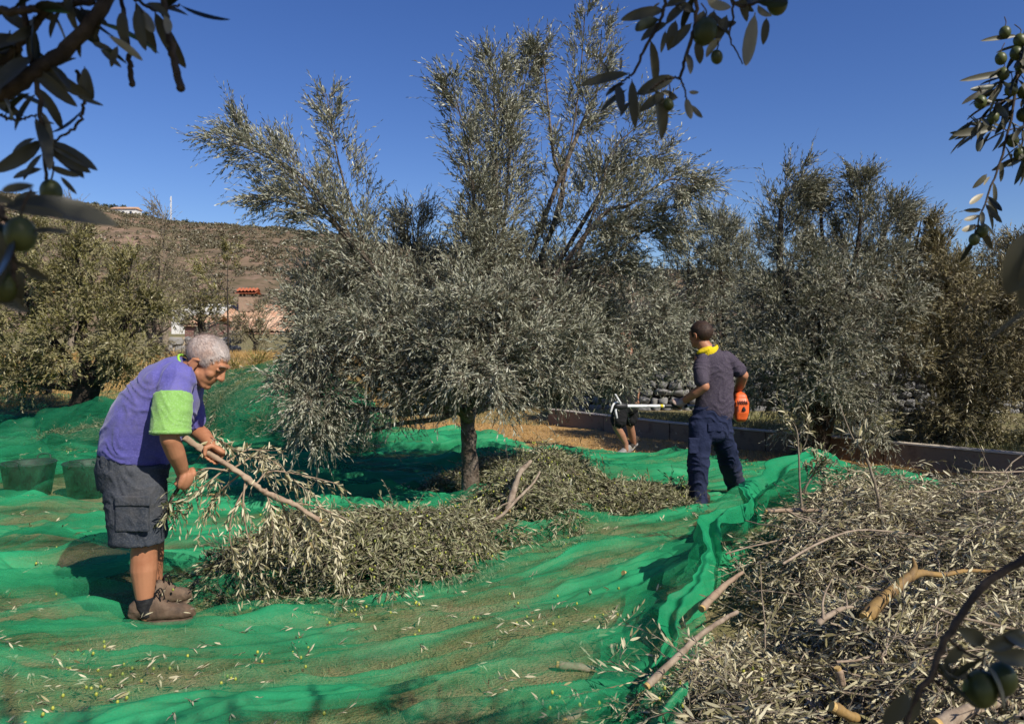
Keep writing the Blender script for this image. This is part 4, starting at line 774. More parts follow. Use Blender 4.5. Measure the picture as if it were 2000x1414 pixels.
cut_limb('thin bare twig rising right above the large pile', [(1895, 1010, 4.7), (1900, 970, 4.7), (1898, 940, 4.7), (1905, 922, 4.7)], .006, .002, 'twig', end=False, seed=7, leafy=5)
cut_limb('arching twig with few leaves on the pile, right of the turned up net', [(1700, 935, 5.2), (1760, 932, 5.2), (1800, 950, 5.2), (1850, 965, 5.2)], .006, .003, 'twig', [([(1815, 955, 5.2), (1790, 920, 5.2), (1775, 900, 5.2)], .003)], end=False, seed=8, leafy=8)
cut_limb('long bare twig crossing the middle of the large pile', [(1530, 1100, 3.55), (1600, 1060, 3.75), (1680, 1035, 3.9), (1800, 1050, 3.85), (1830, 1090, 3.55), (1835, 1120, 3.35)], .006, .003, 'wood_pale', [([(1800, 1075, 3.7), (1880, 1050, 3.7), (1960, 1035, 3.7)], .005)], end=False, seed=9)
cut_limb('forked grey twig in the centre of the large pile', [(1600, 1215, 2.95), (1640, 1190, 3.0), (1665, 1185, 3.05)], .013, .006, 'wood_pale', [([(1608, 1208, 2.95), (1608, 1170, 3.0), (1625, 1130, 3.1)], .006), ([(1655, 1185, 3.04), (1650, 1150, 3.1)], .004)], end=False, seed=10)
cut_limb('pale limb at the very bottom right under the near leaves', [(1838, 1412, 2.2), (1900, 1385, 2.25), (1950, 1372, 2.3), (1985, 1380, 2.35)], .022, .012, 'wood_pale', seed=11)
cut_limb('short brown stub among leaves near the bottom of the large pile', [(1636, 1385, 2.3), (1655, 1395, 2.3), (1672, 1400, 2.3)], .018, .014, 'wood_ochre', seed=12)
cut_limb('short upright brown stub in the lower middle of the large pile', [(1638, 1312, 2.5), (1645, 1335, 2.5)], .013, .011, 'wood', seed=17)
cut_limb('pale debarked limb standing out of the heap behind the trunk', [(993, 992, 5.45), (1003, 960, 5.5), (1015, 925, 5.55), (1035, 902, 5.6)], .026, .016, 'wood_pale', seed=13)
cut_limb('thinner forked pale limb beside the debarked one', [(930, 1028, 5.3), (975, 1010, 5.35), (1010, 975, 5.45), (1040, 945, 5.55), (1054, 922, 5.6)], .013, .008, 'wood_pale', [([(1010, 975, 5.45), (985, 985, 5.45), (955, 1000, 5.45)], .008)], seed=14)
cut_limb('thin brown limb on the heap at the feet of the man in navy', [(1105, 985, 6.5), (1150, 970, 6.55), (1200, 962, 6.6), (1240, 970, 6.6)], .016, .008, 'wood', seed=15)
cut_limb('short sawn log end lying by the shoe of the man in navy', [(1398, 970, 7.3), (1381, 979, 7.2)], .022, .022, 'wood_pale', seed=18)
cut_limb('dark stick poking through the standing net fold', [(1222, 1122, 4.75), (1250, 1137, 4.8), (1290, 1150, 4.85), (1330, 1150, 4.95)], .022, .014, 'bark_dark', seed=19)
cut_limb('pale pole lying beneath the net at the bottom centre', [(1095, 1298, 3.5), (1150, 1305, 3.5), (1235, 1318, 3.45)], .018, .012, 'wood_pale', seed=20)
cut_limb('second pale pole lying beneath the net near the bottom edge', [(1110, 1405, 3.06), (1150, 1385, 3.1), (1230, 1375, 3.15)], .020, .012, 'wood_pale', seed=21)
rng = np.random.default_rng(68); g = G(); q = 80; X = rng.uniform(.35, 1.1, q); Y = rng.uniform(2.9, 3.9, q)
shoots(g, rng, np.stack([X, Y, np.full(q, .04)], -1), np.stack([rng.normal(.5, 1, q), rng.normal(.3, 1, q), np.full(q, .1)], -1), rng.uniform(.2, .4, q), per=10, ll=.06, shape=1)
tag(obj('loose_sprigs', g, [M['leaf_cut'], M['twig']]), 'olive sprigs lying under the net beside the large pile', 'olive sprigs', kind='stuff')

# ------------------------------------------------------------------ people
M['skin'] = mat('tanned_skin', (.42, .19, .10), .55, .35, [((.32, .125, .06), 9, .45, .75)], (70, .25, .003))
M['skin_leg'] = mat('leg_skin', (.50, .30, .20), .55, .35, [((.40, .20, .12), 7, .45, .75)], (70, .25, .003))
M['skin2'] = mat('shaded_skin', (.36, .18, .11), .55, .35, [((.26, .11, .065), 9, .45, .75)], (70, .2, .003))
M['hair_grey'] = mat('grey_hair', (.54, .47, .43), .7, .3, [((.42, .28, .22), 9, .4, .65)], (160, .6, .004))
M['hair_brown'] = mat('dark_brown_hair', (.035, .02, .014), .6, .3, [((.07, .04, .025), 30, .4, .7)], (160, .5, .004))
M['eye'] = mat('eye_white', (.6, .57, .52), .3, .5)
M['iris'] = mat('dark_iris', (.02, .015, .01), .2, .5)
M['brow'] = mat('grey_brow', (.24, .15, .10), .8, .1)
M['shirt'] = mat('violet_blue_jersey', (.10, .094, .335), .85, .15, [((.165, .15, .32), 3.5, .45, .68), ((.075, .07, .27), 11, .5, .75), ((.14, .12, .24), 1.7, .55, .7), ((.13, .12, .38), 110, .5, .62)], (14, .35, .03), sheen=.2)
M['lime'] = mat('lime_green_jersey', (.22, .42, .105), .85, .15, [((.17, .34, .08), 7, .45, .7), ((.26, .45, .16), 110, .5, .62)], (16, .3, .03), sheen=.2)
M['lime_trim'] = mat('lime_trim', (.30, .60, .08), .85, .1)
M['shorts'] = mat('charcoal_cotton', (.040, .048, .062), .9, .12, [((.075, .078, .088), 4, .45, .7), ((.11, .10, .09), 2.2, .56, .72), ((.085, .088, .095), 130, .5, .64)], (18, .5, .03))
M['sock'] = mat('dark_sock', (.02, .02, .022), .95, .05, ((.04, .04, .04), 40, .4, .7), (90, .5, .004))
M['shoe'] = mat('worn_brown_suede', (.115, .075, .05), .8, .2, [((.19, .135, .095), 9, .4, .65), ((.06, .045, .035), 16, .5, .75)], (60, .4, .006))
M['sole'] = mat('dusty_rubber_sole', (.045, .032, .024), .9, .1, ((.18, .13, .09), 14, .4, .7))
M['lace'] = mat('black_lace', (.012, .012, .014), .8, .1)
M['polo'] = mat('dark_plum_polo', (.052, .042, .062), .9, .12, [((.075, .062, .082), 5, .4, .7), ((.10, .085, .10), 120, .5, .64)], (16, .4, .03))
M['navy'] = mat('navy_work_trousers', (.018, .024, .055), .9, .12, [((.030, .037, .08), 5, .42, .7), ((.06, .055, .06), 2.4, .56, .74)], (16, .55, .03))
M['yellow'] = mat('yellow_neckerchief', (.72, .55, .02), .85, .1, ((.55, .40, .02), 14, .4, .7), (40, .5, .01))
M['glove'] = mat('dirty_pink_glove', (.34, .22, .18), .85, .1, ((.42, .36, .30), 16, .4, .7), (60, .4, .004))
M['black'] = mat('black_cloth', (.016, .016, .018), .9, .15, None, (20, .4, .02))
M['boot'] = mat('dark_boot', (.035, .028, .022), .7, .2, ((.08, .06, .045), 14, .4, .7))
M['trainer'] = mat('pale_trainer', (.26, .25, .235), .7, .2, ((.2, .19, .18), 14, .4, .7))
X3, Y3, Z3 = np.eye(3)

def head_parts(C, f, u, k=1.0, ear=-.012):
    """skull, jaw, brow, nose, lips, chin and ears; f = facing, u = up"""
    f = nrm(np.asarray(f, float)); u = nrm(np.asarray(u, float)-f*np.dot(f, u)); s = np.cross(f, u); AX = np.stack([f, s, u]); C = np.asarray(C, float)
    p = lambda a, b, c: C+(f*a+s*b+u*c)*k
    L = [ell(p(-.012, 0, .032), np.array([.100, .078, .086])*k, AX), ell(p(.030, 0, -.045), np.array([.066, .060, .066])*k, AX), ell(p(.045, 0, .005), np.array([.050, .062, .070])*k, AX),
         cap(p(.088, -.032, .034), p(.088, .032, .034), .0125*k), cap(p(.093, 0, .022), p(.112, 0, -.020), .009*k, .0145*k), ell(p(.104, .011, -.024), np.array([.011, .009, .009])*k, AX), ell(p(.104, -.011, -.024), np.array([.011, .009, .009])*k, AX),
         cap(p(.084, -.018, -.050), p(.084, .018, -.050), .0075*k), cap(p(.080, -.016, -.061), p(.080, .016, -.061), .0085*k), ell(p(.074, 0, -.088), np.array([.020, .024, .018])*k, AX),
         ell(p(.062, .040, -.022), np.array([.026, .020, .024])*k, AX), ell(p(.062, -.040, -.022), np.array([.026, .020, .024])*k, AX),
         cap(p(.02, .050, -.055), p(.066, .022, -.088), .016*k), cap(p(.02, -.050, -.055), p(.066, -.022, -.088), .016*k)]
    for b in (-1, 1):
        L += [ell(p(-.008, b*.082, ear), np.array([.020, .0065, .033])*k, np.stack([nrm(f-.35*b*s), nrm(s*b+.35*f), u])), cap(p(.004, b*.080, ear-.028), p(.006, b*.079, ear-.034), .008*k), cap(p(-.020, b*.088, ear+.02), p(-.026, b*.090, ear-.012), .006*k), cap(p(-.022, b*.090, ear+.02), p(.006, b*.086, ear+.030), .006*k)]
    return L, p, AX
def head_extras(root, p, AX, k, hairm, browm='brow', hairline=.055, low=-.035, strands=0, seed=0, thick=1.07, hide_face=False):
    f, s, u = AX
    if not hide_face:
        for b in (-1, 1):
            e = obj('eyelid', G().add(*ell(p(.083, b*.031, .014), np.array([.012, .015, .0105])*k, AX)), M['skin'], root); obj('lash_line', G().add(*loft(spline([p(.093, b*.018, .007), p(.0955, b*.031, .0045), p(.088, b*.044, .007)], 8), .0014*k, n=6)), M['iris'], e)
            obj('eyebrow', G().add(*loft(spline([p(.102, b*.015, .036), p(.101, b*.032, .042), p(.088, b*.050, .036)], 8), [.002*k]*8, [.0035*k]*8, n=8)), M[browm], root)
    V, F = ell((0, 0, 0), (1, 1, 1), n=48, m=32); r = np.array([.100, .0785, .087])*k*thick
    n = noise(V[:, 0]*5+V[:, 2]*3, V[:, 1]*5, seed)*.02+noise(V[:, 0]*14+V[:, 2]*11, V[:, 1]*14, seed+1)*.02
    W = V*(1+n[:, None])*r; fl = W@AX+p(-.012, 0, .032)
    c = V*np.array([.1, .0785, .087])+np.array([-.012, 0, .032])
    edge = noise(V[:, 1]*6, V[:, 0]*6+V[:, 2]*4, seed+5)*.008
    keep = (c[:, 2] > hairline+edge) | ((c[:, 0] < .045+edge+ (c[:, 2]-.02)*.35) & (c[:, 2] > low*.2+.0+edge)) | ((c[:, 0] < -.028+edge) & (c[:, 2] > low+edge))
    g = G(); g.add(fl, [q[keep[q].all(1)] for q in F])
    if strands:
        rng = np.random.default_rng(seed+9); idx = np.nonzero(keep)[0]; k_ = rng.choice(idx, strands); N = nrm(V[k_]@AX); B = p(-.012, 0, .032)+(V[k_]*r*.985)@AX+rng.normal(0, .003, (strands, 3))
        D = nrm(f*.9-u*.25+rng.normal(0, .3, (strands, 3))); D = nrm(D-N*(D*N).sum(1)[:, None]+N*.16); leaves(g, B, D, N, rng.uniform(.014, .026, strands), .0011, 0, None, 0)
    return obj('hair', g, M[hairm], root)
def grip(c, a, w, r=.02, k=1.0, thumb=1, spread=.020):
    """a hand closed round a rod at c with axis a; w points from rod to palm. Five separate digits"""
    c = np.asarray(c, float); a = nrm(np.asarray(a, float)); w = np.asarray(w, float); w = nrm(w-a*np.dot(a, w)); n = np.cross(a, w)*thumb; AX = np.stack([a, n, w]); R = r+.009*k
    L = [ell(c+w*(R+.012*k)+n*.006, np.array([.043, .032, .017])*k, AX), ell(c+w*(R+.010*k)+n*.028*k, np.array([.038, .018, .016])*k, AX)]
    for i, ln in enumerate((.94, 1.02, .98, .80)):
        o = c+a*(i-1.5)*spread*k; rr = .0092*k*(.86 if i == 3 else 1); pts = [o+w*R*1.0+n*R*.9]
        for t in np.radians([35, 80, 125, 165+25*ln]): pts.append(o+w*R*math.cos(t+.25)*1.02+n*R*math.sin(t+.25)*1.12)
        for q in range(4): L.append(cap(pts[q], pts[q+1], rr*(1-.05*q), rr*(.95-.05*q), n=10))
    t0 = c+w*(R+.01*k)-n*.016*k-a*.034*k; t1 = c+w*R*.5-n*(R+.004)-a*.046*k; t2 = c-w*R*.55-n*R*.85-a*.030*k
    L += [cap(t0, t1, .0135*k, .0115*k), cap(t1, t2, .0115*k, .0095*k)]
    return L
def chain(pts, rs): return [cap(pts[i], pts[i+1], rs[i], rs[i+1], n=16) for i in range(len(pts)-1)]
def shoe(root, heel, toe, zs=.012, mu='shoe', ms='sole', hgt=1.15, wid=1.0, laces=True, name='shoe'):
    """heel and toe are ground points"""
    heel = np.asarray(heel, float); toe = np.asarray(toe, float); d = toe-heel; Ls = np.linalg.norm(d); d = d/Ls; zb = .022
    t = np.array([0, .04, .12, .22, .34, .45, .56, .68, .80, .90, .97, 1.]); top = np.array([.055, .085, .105, .108, .100, .086, .072, .062, .058, .052, .040, .024])*hgt
    hw = np.array([.024, .035, .042, .043, .041, .040, .043, .047, .048, .043, .030, .014])*wid
    P = np.stack([heel+d*Ls*x+[0, 0, zb+h/2] for x, h in zip(t, top)])
    up_ = obj(name, remesh([loft(P, hw, top/2, up=(0, 0, 1), n=24, power=.8)], .005, 'shoe', M[mu], 2, wrinkle=.0016, seed=4, wscale=22), M[mu], root)
    Q = np.stack([heel+d*Ls*(x*1.03-.015)+[0, 0, zb*.7] for x in t]); obj('sole', G().add(*loft(Q, hw*1.1+.002, np.full(12, .014), up=(0, 0, 1), n=20, power=.55)), M[ms], up_)
    if laces:
        s = np.cross(d, [0, 0, 1.]); g = G(); tz = lambda x: np.interp(x, t, top)+zb+.005
        for x in (.34, .41, .48, .55): g.add(*loft(spline([heel+d*Ls*x+s*.022+[0, 0, tz(x)-.012], heel+d*Ls*(x+.02)+[0, 0, tz(x)+.003], heel+d*Ls*(x+.04)-s*.022+[0, 0, tz(x+.04)-.012]], 8), .003, n=6))
        b = heel+d*Ls*.34+[0, 0, tz(.34)+.004]
        for a_ in ((.02, -.035, .012), (.045, -.03, -.02), (.01, .035, .01), (.035, .03, -.012)):
            g.add(*loft(spline([b, b+d*a_[0]*.6-s*a_[1]*-.7+[0, 0, abs(a_[2])+.006], b+d*a_[0]+s*a_[1]+[0, 0, a_[2]-.012]], 8), .0032, n=6))
        obj('laces', g, M['lace'], up_)
    return up_

# --- the grey haired man, bent over the branch in his hands
Y0 = 4.08
A = lambda px, py, dy=0.: at(px, py, Y0+dy)
pr = thing('person', 'grey haired man in violet and lime shirt bending over a cut branch', 'person', gnd(300, 1218))
HC = A(402, 706, .0); hf = np.array([.80, -.08, -.60]); hu = np.array([.60, 0, .80]); HK = 1.13
hp, P1, AX1 = head_parts(HC, hf, hu, HK, ear=-.022)
rod_a = A(352, 850, .05); rod_b = A(470, 925, -.02); rd = nrm(rod_b-rod_a)      # the held branch
gf = rod_a+(rod_b-rod_a)*.55; fist = A(357, 934, -.12); stick = nrm(A(327, 1003, -.13)-A(360, 930, -.12))
body = hp+chain([A(405, 722), A(380, 722), A(350, 745)], [.066, .068, .085])+[
    loft(np.stack([A(262, 905), A(280, 850), A(310, 800), A(345, 755)]), [.13, .145, .15, .10], [.15, .17, .17, .15], up=(0, 1, 0), n=24)]
body += chain([A(262, 925, -.09), A(278, 1000, -.09), A(285, 1052, -.08), A(281, 1082, -.08), A(281, 1112, -.08), A(282, 1150, -.08), A(283, 1182, -.08), A(285, 1204, -.08)], [.088, .08, .062, .065, .067, .052, .038, .026])
body += chain([A(272, 920, .1), A(292, 1000, .16), A(298, 1040, .2), A(297, 1075, .22), A(296, 1100, .22), A(300, 1140, .24), A(306, 1162, .25)], [.088, .08, .062, .063, .062, .046, .030])
body += [ell(A(292, 1046, -.1), (.055, .05, .05))]
# near (right) arm
body += chain([A(342, 750, -.19), A(334, 812, -.25), A(331, 856, -.27), A(343, 885, -.22), A(353, 910, -.17), A(356, 924, -.14)], [.045, .048, .046, .046, .036, .031])
body += grip(fist, stick, [.85, -.25, .35], r=.012, k=1.2, thumb=1)
# far (left) arm
body += chain([A(368, 758, .18), A(374, 815, .24), A(381, 838, .26), A(398, 852, .20), A(411, 868, .12), A(417, 876, .08)], [.06, .052, .046, .044, .034, .029])
body += grip(gf, rd, [-.12, .35, .95], r=.020, k=1.08, thumb=-1)
obj('body', remesh(body, .0055, 'body', M['skin'], 2, .45), M['skin'], pr)
head_extras(pr, P1, AX1, HK, 'hair_grey', strands=11000, seed=3, hairline=.072, low=-.03, thick=1.03)
# shirt
sp = spline([(*A(264, 893), .182, .185), (*A(270, 868), .190, .195), (*A(288, 828), .192, .205), (*A(312, 790), .186, .21), (*A(338, 755), .160, .215), (*A(356, 733), .120, .19), (*A(371, 719), .082, .10)], 30)
shirt = [loft(sp[:, :3], sp[:, 3], sp[:, 4], up=(0, 1, 0), n=40, caps=False),
         loft(np.stack([A(344, 738, -.13), A(340, 770, -.19), A(336, 800, -.22)]), [.086, .082, .078], [.082, .078, .074], up=(0, 1, 0), n=28),
         ell(A(346, 742, -.14), (.09, .09, .085)),
         loft(np.stack([A(362, 742, .13), A(368, 790, .2), A(374, 818, .23)]), [.075, .078, .078], [.07, .075, .075], up=(0, 1, 0), n=28)]
obj('shirt', remesh(shirt, .008, 'shirt', M['shirt'], 3, .5, wrinkle=.0075, seed=12, wscale=9), M['shirt'], pr)
slv = loft(np.stack([A(338, 771, -.195), A(336, 800, -.222), A(334, 830, -.24), A(333, 847, -.25)]), [.094, .096, .096, .096], [.092, .092, .092, .094], up=(0, 1, 0), n=36, caps=False)
sl = obj('sleeve', remesh([slv], .007, 'sleeve', M['lime'], 2, wrinkle=.0045, seed=15, wscale=10), M['lime'], pr)
obj('cuff_seam', G().add(*loft(np.stack([A(333.2, 840, -.248), A(333, 847.5, -.25)]), [.0985]*2, [.0965]*2, up=(0, 1, 0), n=36, caps=False)), M['lime'], sl)
th = np.linspace(0, 2*np.pi, 29); nd = nrm(A(385, 708)-A(360, 730)); n1 = np.cross(nd, Y3); cc = A(373, 716)
obj('neck_trim', G().add(*loft(cc+np.cos(th)[:, None]*n1*.083+np.sin(th)[:, None]*Y3*.092+nd*.0*th[:, None], .0065, n=8, caps=False)), M['lime_trim'], pr)
# shorts
sh = [loft(np.stack([A(263, 886), A(258, 915), A(262, 945)]), [.172, .182, .172], [.178, .185, .17], up=(0, 1, 0), n=36, caps=False),
      loft(np.stack([A(260, 915, -.08), A(264, 960, -.09), A(267, 1010, -.09), A(267, 1059, -.09)]), [.165, .160, .140, .132], [.10, .108, .11, .112], up=(0, 1, 0), n=32, caps=False),
      loft(np.stack([A(264, 915, .09), A(272, 960, .12), A(280, 1010, .15), A(282, 1050, .17)]), [.155, .148, .128, .118], [.10, .108, .108, .11], up=(0, 1, 0), n=32, caps=False)]
so = obj('shorts', remesh(sh, .008, 'shorts', M['shorts'], 2, .5, wrinkle=.008, seed=22, wscale=8), M['shorts'], pr)
def patch(px0, px1, py0, py1, dy, t=.012, bulge=.02):
    P = np.array([A((px0+px1)/2, y, dy) for y in np.linspace(py0, py1, 5)]); return loft(P, [(px1-px0)/2/FPX*Y0]*5, [t]*5, up=(0, 1, 0), n=24, power=.35, caps=False)
pk = obj('cargo_pocket', remesh([patch(228, 290, 974, 1038, -.200, .016)], .006, 'pocket', M['shorts'], 1, wrinkle=.002, seed=3), M['shorts'], so)
obj('pocket_flap', remesh([patch(226, 292, 968, 988, -.214, .010)], .005, 'flap', M['shorts'], 1), M['shorts'], pk)
obj('back_pocket', remesh([patch(203, 236, 888, 912, -.120, .05)], .006, 'bpocket', M['shorts'], 2), M['shorts'], so)
for (c1, c2, c3), rr in ((((283, 1166, -.08), (284, 1184, -.08), (287, 1204, -.08)), (.046, .042, .034)), (((302, 1136, .24), (305, 1152, .25), (309, 1168, .25)), (.043, .040, .032))):
    obj('sock', remesh([loft(np.stack([A(*c1), A(*c2), A(*c3)]), rr, n=24, caps=False)], .005, 'sock', M['sock'], 1, wrinkle=.003, seed=5, wscale=26), M['sock'], pr)
shoe(pr, gnd(262, 1228)+[0, 0, .014], gnd(377, 1218)+[0, 0, .014], hgt=1.25); shoe(pr, gnd(290, 1194)+[0, 0, .014], gnd(371, 1183)+[0, 0, .014], wid=.95, hgt=1.25)
# stick in the near fist
r_ = thing('olive_twig', 'short dark twig held down in the near fist of the bent man', 'twig', fist)
P = spline([fist-stick*.05, fist+stick*.06, A(334, 975, -.13), A(327, 1004, -.13)], 12); obj('stem', G().add(*loft(P, np.linspace(.011, .007, 12), n=8)), M['bark_dark'], r_)
rng = np.random.default_rng(81); g = G(); k = rng.integers(8, 12, 12); shoots(g, rng, P[k], rng.normal(0, .6, (12, 3))+[0, 0, -.5], rng.uniform(.05, .12, 12), per=7, ll=.05, shape=2); obj('leaves', g, [M['leaf_mid'], M['twig']], r_)
# branch in his far hand: thick limb sloping down to the right, leafy shoots hanging from it
hb = thing('olive_branch', 'freshly cut olive branch with hanging leafy shoots held by the grey haired man', 'branch', A(480, 930, 0))
P = spline([list(rod_a), list(rod_a+(rod_b-rod_a)*.5), list(rod_b), list(A(520, 962, 0)), list(A(575, 985, 0)), list(A(622, 1014, 0))], 40)
g = G(); rr = np.interp(np.linspace(0, 1, 40), [0, .45, .5, 1], [.017, .015, .016, .012]); V, F = loft(P, rr, n=12); V = V+np.stack([noise(V[:, 0]*30, V[:, 2]*30, 3+k) for k in range(3)], -1)*.009; g.add(V, F)
sides = [[(440, 915, 0), (410, 940, -.05), (380, 965, -.05), (350, 990, -.05)], [(455, 915, .05), (500, 890, .1), (540, 905, .1), (575, 940, .1), (612, 965, .1)], [(430, 900, 0), (415, 860, .1), (440, 865, .1), (465, 880, .1)], [(480, 930, 0), (475, 990, -.05), (485, 1050, -.05), (500, 1090, 0)],
         [(500, 945, 0), (530, 920, .05), (600, 930, .1), (660, 945, .1)], [(520, 955, 0), (530, 1010, 0), (535, 1070, 0)], [(545, 970, 0), (560, 1010, .05), (570, 1060, .05)], [(570, 985, 0), (600, 1010, .05), (612, 1060, .05)], [(470, 925, 0), (430, 960, .05), (400, 1000, .05)],
         [(560, 980, 0), (620, 990, .1), (690, 1020, .1)], [(450, 920, 0), (400, 915, -.08), (370, 935, -.08)], [(440, 905, .05), (480, 880, .12), (530, 880, .12)], [(600, 1003, 0), (640, 1040, .05), (660, 1080, .05)], [(490, 935, 0), (455, 1000, -.05), (450, 1060, -.05), (470, 1100, 0)]]
SP = []
for s in sides:
    Q = spline([list(A(*q)) for q in s], 14); SP.append(Q); g.add(*loft(Q, np.linspace(.0055, .002, 14), n=6))
obj('stem', g, M['wood'], hb); obj('cut_face', G().add(*loft(np.array([P[-1]+rd*.012, P[-1]+rd*.019]), [.0115]*2, n=14, caps=False)), M['cut_end'], hb, False)
g = G()
for i, Q in enumerate(SP):
    n = 15; k = rng.integers(2, 14, n); T = nrm(np.gradient(Q, axis=0))[k]; shoots(g, rng, Q[k], T+rng.normal(0, .5, (n, 3))+[0, 0, -.25], rng.uniform(.06, .20, n), per=9, ll=.047, shape=2, bend=(0, 0, -.5), rad=.0014, tint=(.25, 1))
obj('leaves', g, [M['leaf_cut'], M['twig']], hb)

# --- the man in navy with the pole shaker
Y0 = 6.82
A = lambda px, py, dy=0.: at(px, py, Y0+dy)
pn = thing('person', 'dark haired man in plum polo shirt seen from behind holding a motor pole', 'person', gnd(1385, 990))
HC2 = A(1368, 655, .02); hf2 = np.array([-.62, .78, -.06]); hp, P2, AX2 = head_parts(HC2, hf2, (0, 0, 1), 1.0)
pa = A(1437, 793, .24); pb = at(1213, 793, 6.70); pdir = nrm(pb-pa); lh = pa+pdir*np.linalg.norm(pb-pa)*.5
lh = pa+pdir*((A(1322, 0, 0)[0]-pa[0])/pdir[0]); rh = pa+pdir*.26
body = hp+chain([A(1370, 668, .01), A(1380, 682, 0), A(1391, 705, 0)], [.058, .064, .09])
body += [loft(np.stack([A(1392, 812), A(1396, 770), A(1394, 725)]), [.12, .12, .13], [.08, .08, .09], up=(0, 1, 0), n=24)]
body += chain([A(1368, 702, -.02), A(1369, 735, -.12), A(1376, 755, -.15), A(1358, 768, -.10), A(1342, 779, -.02), A(1334, 784, .02)], [.055, .046, .044, .042, .034, .028])
body += grip(lh, pdir, [.55, -.6, .75], r=.017, k=1.08, thumb=1)
body += chain([A(1421, 702, .0), A(1440, 718, -.02), A(1452, 733, -.02), A(1446, 752, .1), A(1436, 768, .2), rh+[.03, -.02, .03]], [.055, .046, .044, .042, .034, .028])
body += grip(rh, pdir, [.3, -.4, .8], r=.017, k=1.05, thumb=1)
body += chain([A(1368, 830, -.02), A(1365, 900, -.03), A(1364, 985, 0)], [.06, .05, .04])+chain([A(1406, 830, .05), A(1426, 895, .25), A(1441, 962, .5)], [.06, .05, .04])
obj('body', remesh(body, .0065, 'body', M['skin'], 2, .45), M['skin'], pn)
head_extras(pn, P2, AX2, 1.0, 'hair_brown', strands=2600, seed=6, hairline=.050, low=-.07, thick=1.09)
gl = grip(lh, pdir, [.55, -.6, .75], r=.017, k=1.18, thumb=1); obj('glove', remesh(gl+[cap(lh+nrm(A(1333, 784, .02)-lh)*.045, A(1335, 783, .015), .036, .037)], .005, 'glove', M['glove'], 2), M['glove'], pn)
obj('glove', remesh(grip(rh, pdir, [.3, -.4, .8], r=.017, k=1.16, thumb=1), .006, 'glove', M['glove'], 2), M['glove'], pn)
po = [loft(np.stack([A(1394, 806), A(1396, 785), A(1397, 755), A(1394, 722), A(1391, 702), A(1386, 688)]), [.170, .172, .158, .166, .155, .085], [.115, .118, .115, .12, .10, .07], up=(0, 1, 0), n=40),
      loft(np.stack([A(1373, 700, -.02), A(1369, 722, -.09), A(1371, 745, -.13)]), [.068, .066, .064], [.066]*3, up=(0, 1, 0), n=26),
      loft(np.stack([A(1416, 699, 0), A(1432, 711, -.01), A(1444, 724, -.02)]), [.068, .064, .062], [.064]*3, up=(0, 1, 0), n=26)]
obj('polo_shirt', remesh(po, .0085, 'polo', M['polo'], 3, .5, wrinkle=.0085, seed=31, wscale=9), M['polo'], pn)
tr = [loft(np.stack([A(1391, 800), A(1388, 818), A(1386, 840)]), [.155, .165, .165], [.115, .13, .12], up=(0, 1, 0), n=36),
      loft(np.stack([A(1368, 828, -.02), A(1366, 870, -.03), A(1364, 920, -.02), A(1363, 960, 0), A(1363, 987, 0)]), [.105, .098, .086, .080, .078], [.105, .10, .09, .085, .085], up=(0, 1, 0), n=30),
      loft(np.stack([A(1407, 828, .03), A(1414, 865, .12), A(1425, 905, .28), A(1434, 940, .42), A(1440, 958, .5)]), [.100, .095, .088, .082, .082], [.105, .10, .09, .09, .09], up=(0, 1, 0), n=30)]
to = obj('trousers', remesh(tr, .0085, 'trousers', M['navy'], 2, .5, wrinkle=.012, seed=41, wscale=8), M['navy'], pn)
obj('back_pocket', remesh([loft(np.stack([A(1396, 826, -.118), A(1397, 843, -.122)]), [.066]*2, [.012]*2, up=(0, 1, 0), n=20, power=.4, caps=False)], .006, 'bp', M['navy'], 1), M['navy'], to)
obj('cargo_pocket', remesh([loft(np.stack([A(1358, 855, -.105), A(1358, 885, -.105)]), [.062]*2, [.022]*2, up=(0, 1, 0), n=20, power=.4, caps=False)], .006, 'cp', M['navy'], 1), M['navy'], to)
nk = [loft(np.stack([A(1383, 686, 0)+np.array([math.cos(t)*.078, math.sin(t)*.07, -.030*math.cos(t-.2)*-1]) for t in np.linspace(0, 2*np.pi, 25)]), .012, .032, up=(0, 0, 1), n=12), ell(A(1376, 684, -.04), (.075, .05, .028), np.stack([nrm(np.array([1, 0, .45])), Y3, nrm(np.array([-.45, 0, 1]))]))]
obj('neckerchief', remesh(nk, .005, 'kerchief', M['yellow'], 2, wrinkle=.0022, seed=5, wscale=20), M['yellow'], pn)
shoe(pn, gnd(1381, 990), gnd(1347, 984), mu='boot', laces=False, hgt=1.05, name='boot'); shoe(pn, A(1450, 967, .52)*[1, 1, 0], A(1424, 962, .66)*[1, 1, 0], mu='boot', laces=False, name='boot')
# motor pole
M['alu'] = mat('brushed_aluminium_pole', (.74, .74, .72), .4, .6, ((.35, .35, .34), 20, .4, .7)); pass
M['orange'] = mat('orange_plastic', (.80, .13, .025), .45, .5, ((.62, .10, .02), 12, .5, .75), (25, .1, .003))
M['plastic'] = mat('black_plastic', (.018, .018, .018), .5, .4)
M['ylabel'] = mat('yellow_sticker', (.65, .50, .03), .5, .3)
pole = thing('pole_shaker', 'motor driven olive harvesting pole with orange engine held by the man in navy', 'harvesting pole', pa)
obj('pole', G().add(*loft(np.stack([pa-pdir*.02, (pa+pb)/2, pb]), .0145, n=14)), M['alu'], pole)
obj('grip', G().add(*loft(np.stack([lh-pdir*.10, lh+pdir*.02, lh+pdir*.11]), [.019, .020, .018], n=14)), M['plastic'], pole)
obj('sticker', G().add(*loft(np.stack([lh+pdir*.13, lh+pdir*.16]), .0152, n=14, caps=False)), M['ylabel'], pole)
ec = A(1445, 794, .12); eg = [loft(np.stack([ec+[0, 0, -.085], ec+[0, 0, -.05], ec+[0, 0, .04], ec+[0, 0, .078]]), [.062, .070, .072, .058], [.07, .08, .08, .065], up=(0, 1, 0), n=28, power=.5)]
